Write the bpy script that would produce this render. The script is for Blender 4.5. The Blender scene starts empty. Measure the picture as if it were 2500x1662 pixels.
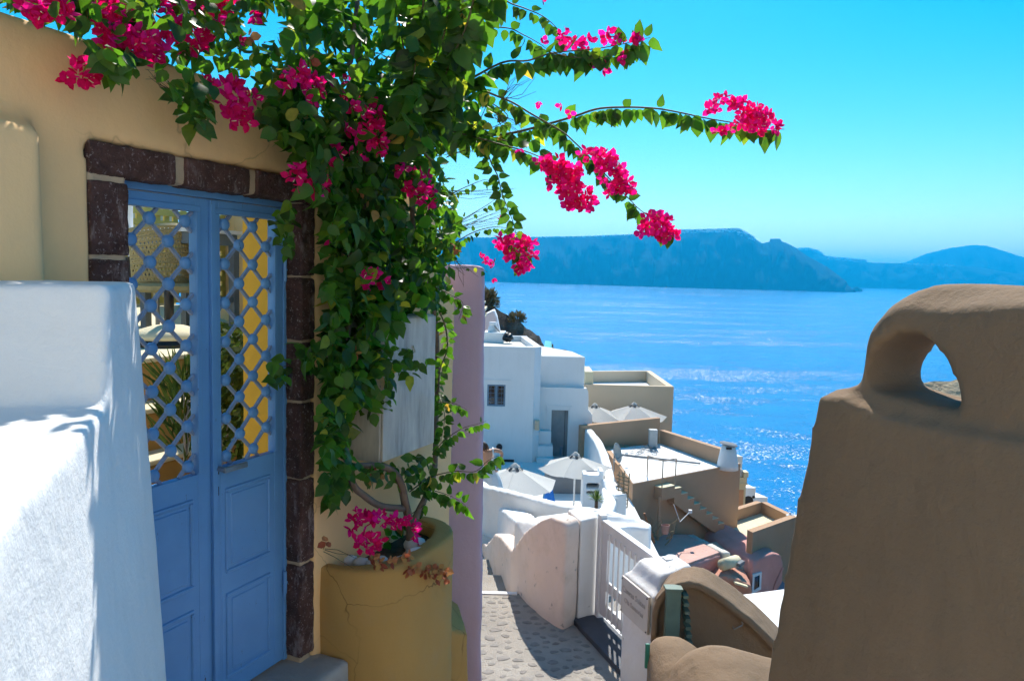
import bpy, bmesh, math, random
from mathutils import Vector, Matrix, noise as mnoise

random.seed(7)
rnd = random.random
def ru(a, b): return a + (b - a) * rnd()
scene = bpy.context.scene
COL = scene.collection

# ------------------------------------------------------------------ camera
# the eye is the origin: x to the right, y ahead, z up; the sea lies 110 m below
FPX, CX, CY = 1875.0, 1250.0, 831.0
PITCH, ROLL = math.atan(169 / 1875.0), math.atan(0.026)
FW = Vector((0, math.cos(PITCH), -math.sin(PITCH)))
UP0 = Vector((0, math.sin(PITCH), math.cos(PITCH)))
RT = Vector((1, 0, 0)) * math.cos(ROLL) + UP0 * math.sin(ROLL)
UP = UP0 * math.cos(ROLL) - Vector((1, 0, 0)) * math.sin(ROLL)
cam_data = bpy.data.cameras.new('camera')
cam = bpy.data.objects.new('camera', cam_data)
COL.objects.link(cam)
cam.matrix_world = Matrix((RT, UP, -FW)).transposed().to_4x4()
cam_data.sensor_width = 36.0
cam_data.lens = 36.0 * FPX / 2500.0
cam_data.clip_start = 0.05
cam_data.clip_end = 120000
scene.camera = cam

# ------------------------------------------------------------------ sky and sun
SUN_AZ, SUN_EL = math.radians(6), math.radians(48)
world = bpy.data.worlds.new('World')
scene.world = world
world.use_nodes = True
wn, wl = world.node_tree.nodes, world.node_tree.links
wn.clear()
sky = wn.new('ShaderNodeTexSky')
sky.sky_type = 'NISHITA'
sky.sun_disc = False
sky.sun_elevation = SUN_EL
sky.sun_rotation = SUN_AZ
sky.altitude = 100
sky.air_density = 1.0
sky.dust_density = 0.25
sky.ozone_density = 2.0
hs = wn.new('ShaderNodeHueSaturation')
hs.inputs['Hue'].default_value = 0.485
hs.inputs['Saturation'].default_value = 1.66
bg = wn.new('ShaderNodeBackground')
bg.inputs['Strength'].default_value = 0.105
wo = wn.new('ShaderNodeOutputWorld')
wl.new(sky.outputs[0], hs.inputs['Color'])
wl.new(hs.outputs[0], bg.inputs['Color'])
wl.new(bg.outputs[0], wo.inputs['Surface'])
sl = bpy.data.lights.new('sun', 'SUN')
sl.energy = 4.6
sl.angle = math.radians(0.53)
sl.color = (1.0, 0.95, 0.86)
sun = bpy.data.objects.new('sun', sl)
COL.objects.link(sun)
SUNV = Vector((math.sin(SUN_AZ) * math.cos(SUN_EL), math.cos(SUN_AZ) * math.cos(SUN_EL), math.sin(SUN_EL)))
sun.rotation_euler = (-SUNV).to_track_quat('-Z', 'Y').to_euler()
sun.location = (0, 0, 30)
scene.view_settings.view_transform = 'Standard'
scene.view_settings.look = 'None'
scene.view_settings.exposure = 0.72
scene.view_settings.gamma = 1
cy = scene.cycles
cy.max_bounces = 5
cy.diffuse_bounces = 3
cy.glossy_bounces = 2
cy.transmission_bounces = 3
cy.transparent_max_bounces = 6
cy.volume_bounces = 0
cy.use_adaptive_sampling = True
cy.adaptive_threshold = 0.03
cy.adaptive_min_samples = 12
cy.sample_clamp_indirect = 6
cy.caustics_reflective = False
cy.caustics_refractive = False

# ------------------------------------------------------------------ geometry helpers
def ray(x, y): return FW + RT * ((x - CX) / FPX) + UP * ((CY - y) / FPX)
def F(x, y, d):
    v = ray(x, y)
    return v * (d / v.y)
def G(x, y, z):
    v = ray(x, y)
    return v * (z / v.z)
def plane(x, y, p0, nn):
    v = ray(x, y)
    return v * (p0.dot(nn) / v.dot(nn))

# frame of the door wall: s along the wall, o out of it, z up
_v = ray(2100, 684)
WAZ = math.atan2(_v.x, _v.y)
WU = Vector((math.sin(WAZ), math.cos(WAZ), 0))
WN = Vector((WU.y, -WU.x, 0))
WA = F(701, 1000, 3.37)
WA.z = 0
def wp(s, o, z): return WA + WU * s + WN * o + Vector((0, 0, z))
def wq(x, y, o): return plane(x, y, WA + WN * o, WN)
def ws(x, y, o):
    p = wq(x, y, o)
    return (p - WA).dot(WU), p.z

class MB:
    def __init__(self): self.v, self.f = [], []
    def add(self, vs, fs):
        k = len(self.v)
        self.v += [Vector(p) for p in vs]
        self.f += [tuple(i + k for i in f) for f in fs]
        return self
    def hexa(self, b, t):            # 4 bottom and 4 top points, same order
        return self.add(list(b) + list(t), [(3, 2, 1, 0), (4, 5, 6, 7), (0, 1, 5, 4), (1, 2, 6, 5), (2, 3, 7, 6), (3, 0, 4, 7)])
    def box(self, c, d, rz=0):
        c = Vector(c); m = Matrix.Rotation(rz, 3, 'Z'); x, y, z = (q / 2 for q in d)
        cs = [m @ Vector(q) + c for q in ((-x, -y, -z), (x, -y, -z), (x, y, -z), (-x, y, -z), (-x, -y, z), (x, -y, z), (x, y, z), (-x, y, z))]
        return self.hexa(cs[:4], cs[4:])
    def fbox(self, fr, a0, a1, b0, b1, z0, z1):   # box in a frame function fr(a, b, z)
        q = [(a0, b0), (a1, b0), (a1, b1), (a0, b1)]
        return self.hexa([fr(a, b, z0) for a, b in q], [fr(a, b, z1) for a, b in q])
    def prism(self, pts, vec):
        n = len(pts); vec = Vector(vec)
        return self.add([Vector(p) for p in pts] + [Vector(p) + vec for p in pts],
                        [tuple(range(n))[::-1], tuple(range(n, 2 * n))] + [(i, (i + 1) % n, (i + 1) % n + n, i + n) for i in range(n)])
    def drop(self, pts, zb):         # vertical prism from top points down to zb
        n = len(pts); pts = [Vector(p) for p in pts]
        return self.add(pts + [Vector((p.x, p.y, zb)) for p in pts],
                        [tuple(range(n)), tuple(range(n, 2 * n))[::-1]] + [(i, i + n, (i + 1) % n + n, (i + 1) % n) for i in range(n)])
    def tube(self, pts, r, n=6, cap=True):
        pts = [Vector(p) for p in pts]; rs = r if isinstance(r, (list, tuple)) else [r] * len(pts)
        k = len(self.v); prev = None
        for i, p in enumerate(pts):
            t = (pts[min(i + 1, len(pts) - 1)] - pts[max(i - 1, 0)])
            t = t.normalized() if t.length > 1e-9 else Vector((0, 0, 1))
            if prev is None:
                a = t.orthogonal().normalized()
            else:
                a = prev - t * prev.dot(t)
                a = a.normalized() if a.length > 1e-6 else t.orthogonal().normalized()
            prev = a; b = t.cross(a)
            for j in range(n):
                w = 2 * math.pi * j / n
                self.v.append(p + (a * math.cos(w) + b * math.sin(w)) * rs[i])
        for i in range(len(pts) - 1):
            for j in range(n):
                q = k + i * n
                self.f.append((q + j, q + (j + 1) % n, q + n + (j + 1) % n, q + n + j))
        if cap:
            self.f.append(tuple(k + j for j in range(n))[::-1])
            self.f.append(tuple(k + (len(pts) - 1) * n + j for j in range(n)))
        return self
    def bar(self, p, q, w, h, side=None):    # rectangular bar from p to q
        p, q = Vector(p), Vector(q); t = (q - p).normalized()
        a = (Vector(side) if side is not None else Vector((0, 0, 1)))
        a = (a - t * a.dot(t)).normalized(); b = t.cross(a)
        cs = [a * (sa * h / 2) + b * (sb * w / 2) for sa, sb in ((-1, -1), (-1, 1), (1, 1), (1, -1))]
        return self.hexa([p + c for c in cs], [q + c for c in cs])
    def lathe(self, prof, c, n=24, a0=0.0):
        c = Vector(c); k = len(self.v)
        for r, z in prof:
            for j in range(n):
                w = a0 + 2 * math.pi * j / n
                self.v.append(c + Vector((r * math.cos(w), r * math.sin(w), z)))
        for i in range(len(prof) - 1):
            for j in range(n):
                q = k + i * n
                self.f.append((q + j, q + (j + 1) % n, q + n + (j + 1) % n, q + n + j))
        self.f.append(tuple(k + j for j in range(n))[::-1])
        self.f.append(tuple(k + (len(prof) - 1) * n + j for j in range(n)))
        return self
    def ball(self, c, r, nu=10, nv=7, rough=0.0, m=None):
        c = Vector(c); r = Vector(r) if not isinstance(r, (int, float)) else Vector((r, r, r))
        k = len(self.v); vs = []
        def pt(d):
            q = Vector((d.x * r.x, d.y * r.y, d.z * r.z))
            if rough: q *= 1 + rough * mnoise.noise(d * 1.7 + c * 13.7)
            return c + (m @ q if m else q)
        vs.append(pt(Vector((0, 0, -1))))
        for i in range(1, nv):
            th = math.pi * i / nv
            for j in range(nu):
                ph = 2 * math.pi * j / nu
                vs.append(pt(Vector((math.sin(th) * math.cos(ph), math.sin(th) * math.sin(ph), -math.cos(th)))))
        vs.append(pt(Vector((0, 0, 1))))
        self.v += vs; L = k + len(vs) - 1
        for j in range(nu): self.f.append((k, k + 1 + (j + 1) % nu, k + 1 + j))
        for i in range(nv - 2):
            for j in range(nu):
                q = k + 1 + i * nu
                self.f.append((q + j, q + (j + 1) % nu, q + nu + (j + 1) % nu, q + nu + j))
        q = k + 1 + (nv - 2) * nu
        for j in range(nu): self.f.append((q + j, q + (j + 1) % nu, L))
        return self
    def grid(self, fn, nu, nv, closeu=False):
        k = len(self.v)
        for i in range(nv + 1):
            for j in range(nu + (0 if closeu else 1)):
                self.v.append(Vector(fn(j / nu, i / nv)))
        w = nu if closeu else nu + 1
        for i in range(nv):
            for j in range(nu):
                self.f.append((k + i * w + j, k + i * w + (j + 1) % w, k + (i + 1) * w + (j + 1) % w, k + (i + 1) * w + j))
        return self

BASE = {}
def O(name, mb, mat, parent=None, label=None, cat=None, group=None, kind=None, smooth=False, base=None, fix=True):
    """one mesh object; world coordinates in, stored about the base of the thing"""
    b = BASE[parent.name] if parent is not None else (Vector(base) if base is not None else Vector((0, 0, 0)))
    me = bpy.data.meshes.new(name)
    me.from_pydata([tuple(p - b) for p in mb.v], [], mb.f)
    if fix:
        bm = bmesh.new(); bm.from_mesh(me)
        bmesh.ops.recalc_face_normals(bm, faces=bm.faces)
        bm.to_mesh(me); bm.free()
    if smooth:
        for p in me.polygons: p.use_smooth = True
    me.materials.append(mat)
    o = bpy.data.objects.new(name, me)
    COL.objects.link(o)
    if parent is not None: o.parent = parent
    else: o.location = b
    BASE[o.name] = b
    tag(o, label, cat, group, kind)
    return o
def tag(o, label=None, cat=None, group=None, kind=None):
    if label: o['label'] = label
    if cat:
        o['category'] = cat
        if not kind: o['kind'] = 'thing'
    if group: o['group'] = group
    if kind: o['kind'] = kind
    return o
def thing(name, base, label, cat, group=None):
    o = bpy.data.objects.new(name, None)
    COL.objects.link(o)
    o.location = Vector(base); o.empty_display_size = 0.1
    BASE[o.name] = Vector(base)
    return tag(o, label, cat, group)
def inst(name, me, mw, parent, mat=None):   # shared mesh placed by a world matrix under a parent
    o = bpy.data.objects.new(name, me)
    COL.objects.link(o); o.parent = parent
    b = BASE[parent.name]
    o.matrix_local = Matrix.Translation(-b) @ mw
    BASE[o.name] = b
    return o
def bevel(o, w, seg=2):
    m = o.modifiers.new('bevel', 'BEVEL'); m.width = w; m.segments = seg; m.limit_method = 'ANGLE'; m.angle_limit = math.radians(35)
    return o
_tex = {}
def stuc(o, vox, it=6, disp=0.0, size=0.3):
    """hand-plastered form: pieces melted together, edges rounded, surface uneven"""
    m = o.modifiers.new('melt', 'REMESH'); m.mode = 'VOXEL'; m.voxel_size = vox; m.use_smooth_shade = True
    if it:
        m = o.modifiers.new('round', 'SMOOTH'); m.iterations = it; m.factor = 0.5
    if disp:
        if size not in _tex:
            t = bpy.data.textures.new('plaster', 'CLOUDS'); t.noise_scale = size; t.noise_depth = 2; _tex[size] = t
        m = o.modifiers.new('uneven', 'DISPLACE'); m.texture = _tex[size]; m.strength = disp; m.mid_level = 0.5; m.texture_coords = 'GLOBAL'
    return o

# ------------------------------------------------------------------ materials
def nodes(name):
    m = bpy.data.materials.new(name); m.use_nodes = True
    nt = m.node_tree; nt.nodes.clear()
    out = nt.nodes.new('ShaderNodeOutputMaterial')
    p = nt.nodes.new('ShaderNodeBsdfPrincipled')
    nt.links.new(p.outputs[0], out.inputs['Surface'])
    return m, nt, p, out
def N(nt, t, **kw):
    n = nt.nodes.new('ShaderNode' + t)
    for k, v in kw.items():
        if k in n.inputs: n.inputs[k].default_value = v
        else: setattr(n, k, v)
    return n
def c4(c): return (c[0], c[1], c[2], 1)
def coord(nt, scale=(1, 1, 1), obj=True):
    tc = N(nt, 'NewGeometry') if not obj else N(nt, 'TexCoord')
    mp = N(nt, 'Mapping'); mp.inputs['Scale'].default_value = scale
    nt.links.new(tc.outputs['Object'] if obj else tc.outputs['Position'], mp.inputs['Vector'])
    return mp.outputs[0]
def noise(nt, vec, scale, detail=4, rough=0.55):
    n = N(nt, 'TexNoise', Scale=scale, Detail=detail, Roughness=rough)
    nt.links.new(vec, n.inputs['Vector'])
    return n.outputs['Fac']
def ramp(nt, fac, stops):
    r = N(nt, 'ValToRGB'); e = r.color_ramp.elements
    while len(e) < len(stops): e.new(0.5)
    for i, (p, c) in enumerate(stops):
        e[i].position = p; e[i].color = c4(c) if not isinstance(c, (int, float)) else (c, c, c, 1)
    nt.links.new(fac, r.inputs['Fac'])
    return r.outputs['Color']
def mix(nt, fac, a, b, mode='MIX'):
    m = N(nt, 'Mix'); m.data_type = 'RGBA'; m.blend_type = mode
    for sock, v in ((m.inputs[0], fac), (m.inputs[6], a), (m.inputs[7], b)):
        if isinstance(v, (int, float)): sock.default_value = v
        elif isinstance(v, tuple): sock.default_value = c4(v)
        else: nt.links.new(v, sock)
    return m.outputs[2]
def stucco(name, col, var=0.10, big=1.3, bump=0.35, bscale=70, stain=0.0, stain_col=(0.25, 0.22, 0.18), rough=0.9, dist=0.006, fleck=0.0, fleck_col=(0.2, 0.19, 0.17), streak=0.0, world=True, crack=0.0):
    m, nt, p, out = nodes(name)
    v = coord(nt, obj=not world)
    f = noise(nt, v, big, 4, 0.6)
    c = ramp(nt, f, [(0.25, tuple(q * (1 - var) for q in col)), (0.75, tuple(min(0.95, q * (1 + var)) for q in col))])
    if stain:
        f2 = noise(nt, v, big * 3.1, 5, 0.7)
        c = mix(nt, ramp(nt, f2, [(0.52, 0.0), (0.72, stain)]), c, stain_col)
    if streak:
        vs = coord(nt, (9, 9, 0.7), obj=not world)
        f3 = noise(nt, vs, 1.0, 5, 0.6)
        c = mix(nt, ramp(nt, f3, [(0.5, 0.0), (0.75, streak)]), c, stain_col)
    if fleck:
        f4 = noise(nt, v, bscale * 0.25, 3, 0.6)
        c = mix(nt, ramp(nt, f4, [(0.66, 0.0), (0.72, fleck)]), c, fleck_col)
    if crack:     # a few hairline cracks
        nv = N(nt, 'TexNoise', Scale=2.5, Detail=4.0); nt.links.new(v, nv.inputs['Vector'])
        wv = N(nt, 'VectorMath', operation='MULTIPLY_ADD'); wv.inputs[1].default_value = (0.45, 0.45, 0.45)
        nt.links.new(nv.outputs['Color'], wv.inputs[0]); nt.links.new(v, wv.inputs[2])
        vo = N(nt, 'TexVoronoi', feature='DISTANCE_TO_EDGE', Scale=1.15); nt.links.new(wv.outputs[0], vo.inputs['Vector'])
        ln = ramp(nt, vo.outputs['Distance'], [(0.0, crack), (0.0045, 0.0)])
        mk_ = ramp(nt, noise(nt, v, 0.9, 2), [(0.5, 0.0), (0.58, 1.0)])
        c = mix(nt, mix(nt, 1.0, ln, mk_, 'MULTIPLY'), c, tuple(q * 0.3 for q in col))
    nt.links.new(c, p.inputs['Base Color'])
    p.inputs['Roughness'].default_value = rough
    p.inputs['Specular IOR Level'].default_value = 0.25
    h = noise(nt, v, bscale, 3, 0.65)
    b = N(nt, 'Bump', Strength=bump, Distance=dist)
    nt.links.new(h, b.inputs['Height'])
    h2 = noise(nt, v, bscale * 0.12, 2, 0.5)
    b2 = N(nt, 'Bump', Strength=bump * 0.8, Distance=dist * 5)
    nt.links.new(h2, b2.inputs['Height']); nt.links.new(b2.outputs[0], b.inputs['Normal'])
    nt.links.new(b.outputs[0], p.inputs['Normal'])
    return m
def plain(name, col, rough=0.5, metal=0.0, var=0.08, scale=6.0, bump=0.0, bscale=80, spec=0.4):
    m, nt, p, out = nodes(name)
    v = coord(nt, obj=False)
    c = ramp(nt, noise(nt, v, scale, 4), [(0.3, tuple(q * (1 - var) for q in col)), (0.7, tuple(min(1, q * (1 + var)) for q in col))])
    nt.links.new(c, p.inputs['Base Color'])
    p.inputs['Roughness'].default_value = rough
    p.inputs['Metallic'].default_value = metal
    p.inputs['Specular IOR Level'].default_value = spec
    if bump:
        b = N(nt, 'Bump', Strength=bump, Distance=0.004)
        nt.links.new(noise(nt, v, bscale, 4), b.inputs['Height']); nt.links.new(b.outputs[0], p.inputs['Normal'])
    return m
def island_leaf(name, stops, trans=0.45, rough=0.45, tcol=None):
    m, nt, p, out = nodes(name)
    g = N(nt, 'NewGeometry'); oi = N(nt, 'ObjectInfo')
    a = N(nt, 'Math', operation='ADD'); nt.links.new(g.outputs['Random Per Island'], a.inputs[0]); nt.links.new(oi.outputs['Random'], a.inputs[1])
    fr = N(nt, 'Math', operation='FRACT'); nt.links.new(a.outputs[0], fr.inputs[0])
    c = ramp(nt, fr.outputs[0], stops)
    v = coord(nt, obj=False)
    c = mix(nt, ramp(nt, noise(nt, v, 55, 3), [(0.35, 0.0), (0.7, 0.35)]), c, tuple(q * 0.55 for q in stops[len(stops) // 2][1]))
    nt.links.new(c, p.inputs['Base Color'])
    p.inputs['Roughness'].default_value = rough
    p.inputs['Specular IOR Level'].default_value = 0.3
    t = N(nt, 'BsdfTranslucent')
    if tcol: nt.links.new(mix(nt, 1.0, c, tcol, 'MULTIPLY'), t.inputs['Color'])
    else: nt.links.new(c, t.inputs['Color'])
    ms = N(nt, 'MixShader'); ms.inputs[0].default_value = trans
    nt.links.new(p.outputs[0], ms.inputs[1]); nt.links.new(t.outputs[0], ms.inputs[2]); nt.links.new(ms.outputs[0], out.inputs['Surface'])
    return m

M = {}
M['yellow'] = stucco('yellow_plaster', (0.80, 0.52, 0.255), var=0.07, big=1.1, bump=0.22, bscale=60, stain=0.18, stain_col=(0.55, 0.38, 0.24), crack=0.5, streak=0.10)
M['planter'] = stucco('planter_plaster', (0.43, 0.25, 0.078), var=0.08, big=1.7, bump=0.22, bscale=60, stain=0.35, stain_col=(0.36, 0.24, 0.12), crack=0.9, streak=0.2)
M['white'] = stucco('white_limewash', (0.78, 0.78, 0.775), var=0.05, big=2.2, bump=0.36, bscale=60, dist=0.007, stain=0.10, stain_col=(0.6, 0.58, 0.55))
M['white_far'] = stucco('white_house_paint', (0.82, 0.81, 0.79), var=0.04, big=0.4, bump=0.2, bscale=6, dist=0.01, stain=0.14, stain_col=(0.58, 0.56, 0.52), streak=0.16)
M['roof_grey'] = stucco('weathered_roof', (0.62, 0.59, 0.53), var=0.2, big=0.7, bump=0.3, bscale=6, dist=0.02, stain=0.6, stain_col=(0.33, 0.31, 0.27))
M['lilac'] = stucco('lilac_plaster', (0.50, 0.36, 0.44), var=0.05, big=1.5, bump=0.3, bscale=45, streak=0.3, stain_col=(0.52, 0.45, 0.5))
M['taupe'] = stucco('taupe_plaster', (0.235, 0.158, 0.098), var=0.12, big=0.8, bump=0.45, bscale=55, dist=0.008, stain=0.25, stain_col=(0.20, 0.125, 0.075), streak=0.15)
M['tan'] = stucco('tan_house_paint', (0.47, 0.30, 0.19), var=0.07, big=0.5, bump=0.15, bscale=8, dist=0.01, stain=0.2, stain_col=(0.36, 0.22, 0.14), streak=0.15)
M['pinkwall'] = stucco('worn_pink_plaster', (0.76, 0.61, 0.52), var=0.08, big=1.4, bump=0.45, bscale=40, stain=0.35, stain_col=(0.5, 0.38, 0.27), fleck=0.6)
M['pierwhite'] = stucco('worn_white_plaster', (0.74, 0.71, 0.68), var=0.05, bump=0.4, bscale=40, fleck=0.6, stain=0.15, stain_col=(0.55, 0.48, 0.4))
M['pinkhouse'] = stucco('rose_plaster', (0.62, 0.31, 0.27), var=0.12, big=0.8, bump=0.3, bscale=9, dist=0.01, stain=0.4, stain_col=(0.66, 0.42, 0.38))
M['cream'] = stucco('cream_house_paint', (0.66, 0.52, 0.37), var=0.06, big=0.5, bump=0.15, bscale=8, stain=0.25, stain_col=(0.6, 0.5, 0.3))
M['concrete'] = stucco('grey_concrete', (0.36, 0.33, 0.30), var=0.15, big=3, bump=0.5, bscale=60, stain=0.3)
M['mortar'] = stucco('pale_mortar', (0.46, 0.35, 0.24), var=0.1, big=8, bump=0.5, bscale=90)
M['ochre'] = stucco('ochre_plaster', (0.80, 0.45, 0.05), var=0.03, bump=0.1)
M['stepcream'] = stucco('cream_steps', (0.70, 0.62, 0.42), var=0.05, bump=0.2)

# ================================================================== the setting: sea, far shore, hillside
def sea_material():
    m, nt, p, out = nodes('sea_water')
    v = coord(nt, obj=False)
    # wind streaks: long patches where the surface is rougher, broken up at every scale
    vs = coord(nt, (0.0013, 0.0065, 1), obj=False)
    st = noise(nt, vs, 1.0, 3, 0.55)
    vm = coord(nt, (0.018, 0.03, 1), obj=False)
    mk = noise(nt, vm, 1.0, 7, 0.9)
    v2 = coord(nt, (0.02, 0.035, 1), obj=False)
    st2 = noise(nt, v2, 1.0, 4, 0.6)
    col = ramp(nt, st2, [(0.3, (0.0, 0.135, 0.37)), (0.7, (0.0, 0.19, 0.46))])
    nt.links.new(col, p.inputs['Base Color'])
    p.inputs['IOR'].default_value = 1.33
    p.inputs['Roughness'].default_value = 0.24
    p.inputs['Specular IOR Level'].default_value = 0.38
    # waves: facets tilted at random, more where the wind ruffles the water
    wv = N(nt, 'TexNoise', Scale=0.55, Detail=3.0, Roughness=0.75)
    nt.links.new(v, wv.inputs['Vector'])
    sub = N(nt, 'VectorMath', operation='SUBTRACT'); sub.inputs[1].default_value = (0.5, 0.5, 0.5)
    nt.links.new(wv.outputs['Color'], sub.inputs[0])
    sm = N(nt, 'Math', operation='MULTIPLY_ADD'); sm.inputs[1].default_value = 0.8; nt.links.new(st, sm.inputs[0]); nt.links.new(mk, sm.inputs[2])
    amp = N(nt, 'MapRange'); amp.inputs['From Min'].default_value = 0.89; amp.inputs['From Max'].default_value = 1.01
    amp.inputs['To Min'].default_value = 0.5; amp.inputs['To Max'].default_value = 3.5
    nt.links.new(sm.outputs[0], amp.inputs['Value'])
    sc = N(nt, 'VectorMath', operation='SCALE'); nt.links.new(sub.outputs[0], sc.inputs[0]); nt.links.new(amp.outputs[0], sc.inputs['Scale'])
    ml = N(nt, 'VectorMath', operation='MULTIPLY'); ml.inputs[1].default_value = (1, 1, 0); nt.links.new(sc.outputs[0], ml.inputs[0])
    ad = N(nt, 'VectorMath', operation='ADD'); ad.inputs[1].default_value = (0, 0, 1); nt.links.new(ml.outputs[0], ad.inputs[0])
    nm = N(nt, 'VectorMath', operation='NORMALIZE'); nt.links.new(ad.outputs[0], nm.inputs[0])
    nt.links.new(nm.outputs[0], p.inputs['Normal'])
    return m
SEA = -110.0
mb = MB(); mb.add([(-26000, -3000, SEA), (26000, -3000, SEA), (26000, 26000, SEA), (-26000, 26000, SEA)], [(0, 1, 2, 3)])
O('sea', mb, sea_material(), kind='structure', fix=False)

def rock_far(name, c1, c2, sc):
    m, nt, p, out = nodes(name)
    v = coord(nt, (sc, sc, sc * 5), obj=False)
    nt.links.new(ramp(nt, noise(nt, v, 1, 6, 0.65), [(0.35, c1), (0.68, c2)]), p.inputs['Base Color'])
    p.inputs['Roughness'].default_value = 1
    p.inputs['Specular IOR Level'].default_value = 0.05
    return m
M['cliff'] = rock_far('haze_blue_cliff', (0.004, 0.020, 0.05), (0.012, 0.034, 0.065), 0.004)  # blue of the haze is put into the rock colour
M['mount'] = rock_far('haze_blue_slope', (0.008, 0.03, 0.06), (0.02, 0.05, 0.08), 0.002)  # distance haze tinted into this colour as well

def interp(pts, x):
    if x <= pts[0][0]: return pts[0][1]
    for (a, b), (c, d) in zip(pts, pts[1:]):
        if x <= c: return b + (d - b) * (x - a) / (c - a)
    return pts[-1][1]
def shore(name, prof, d0, d1, back, mat, amp, step=6, rows=12, label=None, d_of=None):
    """a coast: foot at distance d0 in the water, crest at d1, falling away behind"""
    xs = [prof[0][0] + i * step for i in range(int((prof[-1][0] - prof[0][0]) / step) + 1)]
    mb = MB(); w = len(xs)
    for i in range(rows + 4):
        for x in xs:
            k = d_of(x) if d_of else 1.0
            yt = interp(prof, x) + 0.9 * mnoise.noise(Vector((x * 0.09, 3.1, d0))) + 0.5 * mnoise.noise(Vector((x * 0.37, 1.1, d0)))
            top = F(x, yt, d1 * k)
            foot = F(x, 800, d0 * k); foot *= (d0 * k) / foot.y; foot.z = SEA - 8
            if i <= rows:
                t = i / rows
                q = foot.lerp(top, t)
                # stepped cliff: steep bands and gullies
                g = mnoise.fractal(Vector((x * 0.035, t * 2.0, d0 * 0.01)), 1.0, 2.0, 4)
                bulge = math.sin(math.pi * min(1, t * 1.02))
                q.y -= amp * k * bulge * (0.9 * g + 0.35)
                if i == rows: q = top
                elif i == 0: q.z = SEA - 8
            else:
                b = (i - rows) / 3
                q = Vector((top.x * (1 + 0.15 * b), top.y + back * b, top.z + (SEA - 8 - top.z) * b ** 1.4))
            mb.v.append(q)
    for i in range(rows + 3):
        for j in range(w - 1):
            mb.f.append((i * w + j, i * w + j + 1, (i + 1) * w + j + 1, (i + 1) * w + j))
    return O(name, mb, mat, kind='structure', smooth=True)
CREST1 = [(420, 590), (700, 586), (1000, 582), (1167, 580), (1350, 578), (1450, 576), (1551, 572), (1600, 566), (1654, 561), (1700, 560), (1750, 559), (1797, 557), (1815, 563), (1837, 577),
          (1848, 586), (1860, 594), (1872, 592), (1879, 590), (1880.5, 583), (1905, 583), (1907, 589), (1920, 593), (1934, 600), (1968, 623), (2020, 652), (2054, 677), (2066, 700), (2070, 711)]
CREST2 = [(1850, 640), (1900, 622), (1940, 606), (1974, 605), (2003, 614), (2014, 625), (2066, 630), (2111, 634), (2117, 641), (2209, 643), (2295, 645), (2360, 650), (2400, 654), (2438, 661), (2480, 668), (2600, 676), (2750, 694)]
CREST3 = [(2120, 660), (2206, 643), (2260, 620), (2317, 606), (2375, 598), (2409, 600), (2455, 614), (2500, 629), (2600, 650), (2750, 676), (2850, 692)]
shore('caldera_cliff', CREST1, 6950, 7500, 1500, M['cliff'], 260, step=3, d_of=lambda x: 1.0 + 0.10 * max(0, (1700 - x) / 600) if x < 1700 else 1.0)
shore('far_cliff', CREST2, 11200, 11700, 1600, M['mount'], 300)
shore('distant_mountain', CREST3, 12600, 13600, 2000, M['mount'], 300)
mb = MB()
for x, y, r in ((2092, 707, 16), (2100, 709, 11), (2083, 709, 9)):
    c = F(x, y, 7600); c.z = SEA + 4
    mb.ball(c, (r * 2.6, r * 2.6, r * 2.2), 9, 6, 0.6)
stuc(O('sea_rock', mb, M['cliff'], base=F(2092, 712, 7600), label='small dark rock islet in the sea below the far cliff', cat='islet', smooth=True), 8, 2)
# white villages strung along the crests, too far to tell the houses apart
mb = MB()
M['town'] = plain('far_whitewash', (0.75, 0.75, 0.75), 0.9)
for x0, x1, cnt, prof, dd, dy in ((1655, 1800, 230, CREST1, 7440, 8), (1800, 1840, 60, CREST1, 7440, 14), (1300, 1650, 70, CREST1, 7700, 2), (1942, 2005, 70, CREST2, 11620, 6), (2020, 2112, 110, CREST2, 11620, 7), (2200, 2330, 40, CREST2, 11620, 5)):
    for i in range(cnt):
        x = ru(x0, x1); y = interp(prof, x) + dy * rnd() ** 2 + 0.5
        c = F(x, y, dd - (y - interp(prof, x)) * 12)
        s = ru(5, 11) * dd / 7500
        mb.box(c + Vector((0, -s * 2, 0)), (s * ru(0.8, 2.2), s * 3, s * ru(0.5, 1.0)), ru(-0.4, 0.4))
O('far_villages', mb, M['town'], kind='stuff', label='white villages scattered along the far cliff tops', cat='village')

# hillside under the village, falling to the sea
def hill_z(x, y):
    z = -4.6 - 0.27 * max(0, y - 3)
    if y > 44: z -= 1.25 * (y - 44)
    if x > 6: z -= 0.35 * (x - 6)
    return max(z, SEA - 6)
M['soil'] = stucco('dry_volcanic_soil', (0.20, 0.14, 0.09), var=0.35, big=0.2, bump=0.6, bscale=2, dist=0.2, stain=0.5, stain_col=(0.08, 0.07, 0.06))
mb = MB()
mb.grid(lambda a, b: (lambda x, y: Vector((x, y, hill_z(x, y) + (0.4 * mnoise.noise(Vector((x * .2, y * .2, 0))) if y > 10 else 0))))(-60 + 210 * a, -20 + 180 * b ** 1.3), 60, 60)
O('hillside', mb, M['soil'], kind='structure', smooth=True)

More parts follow.
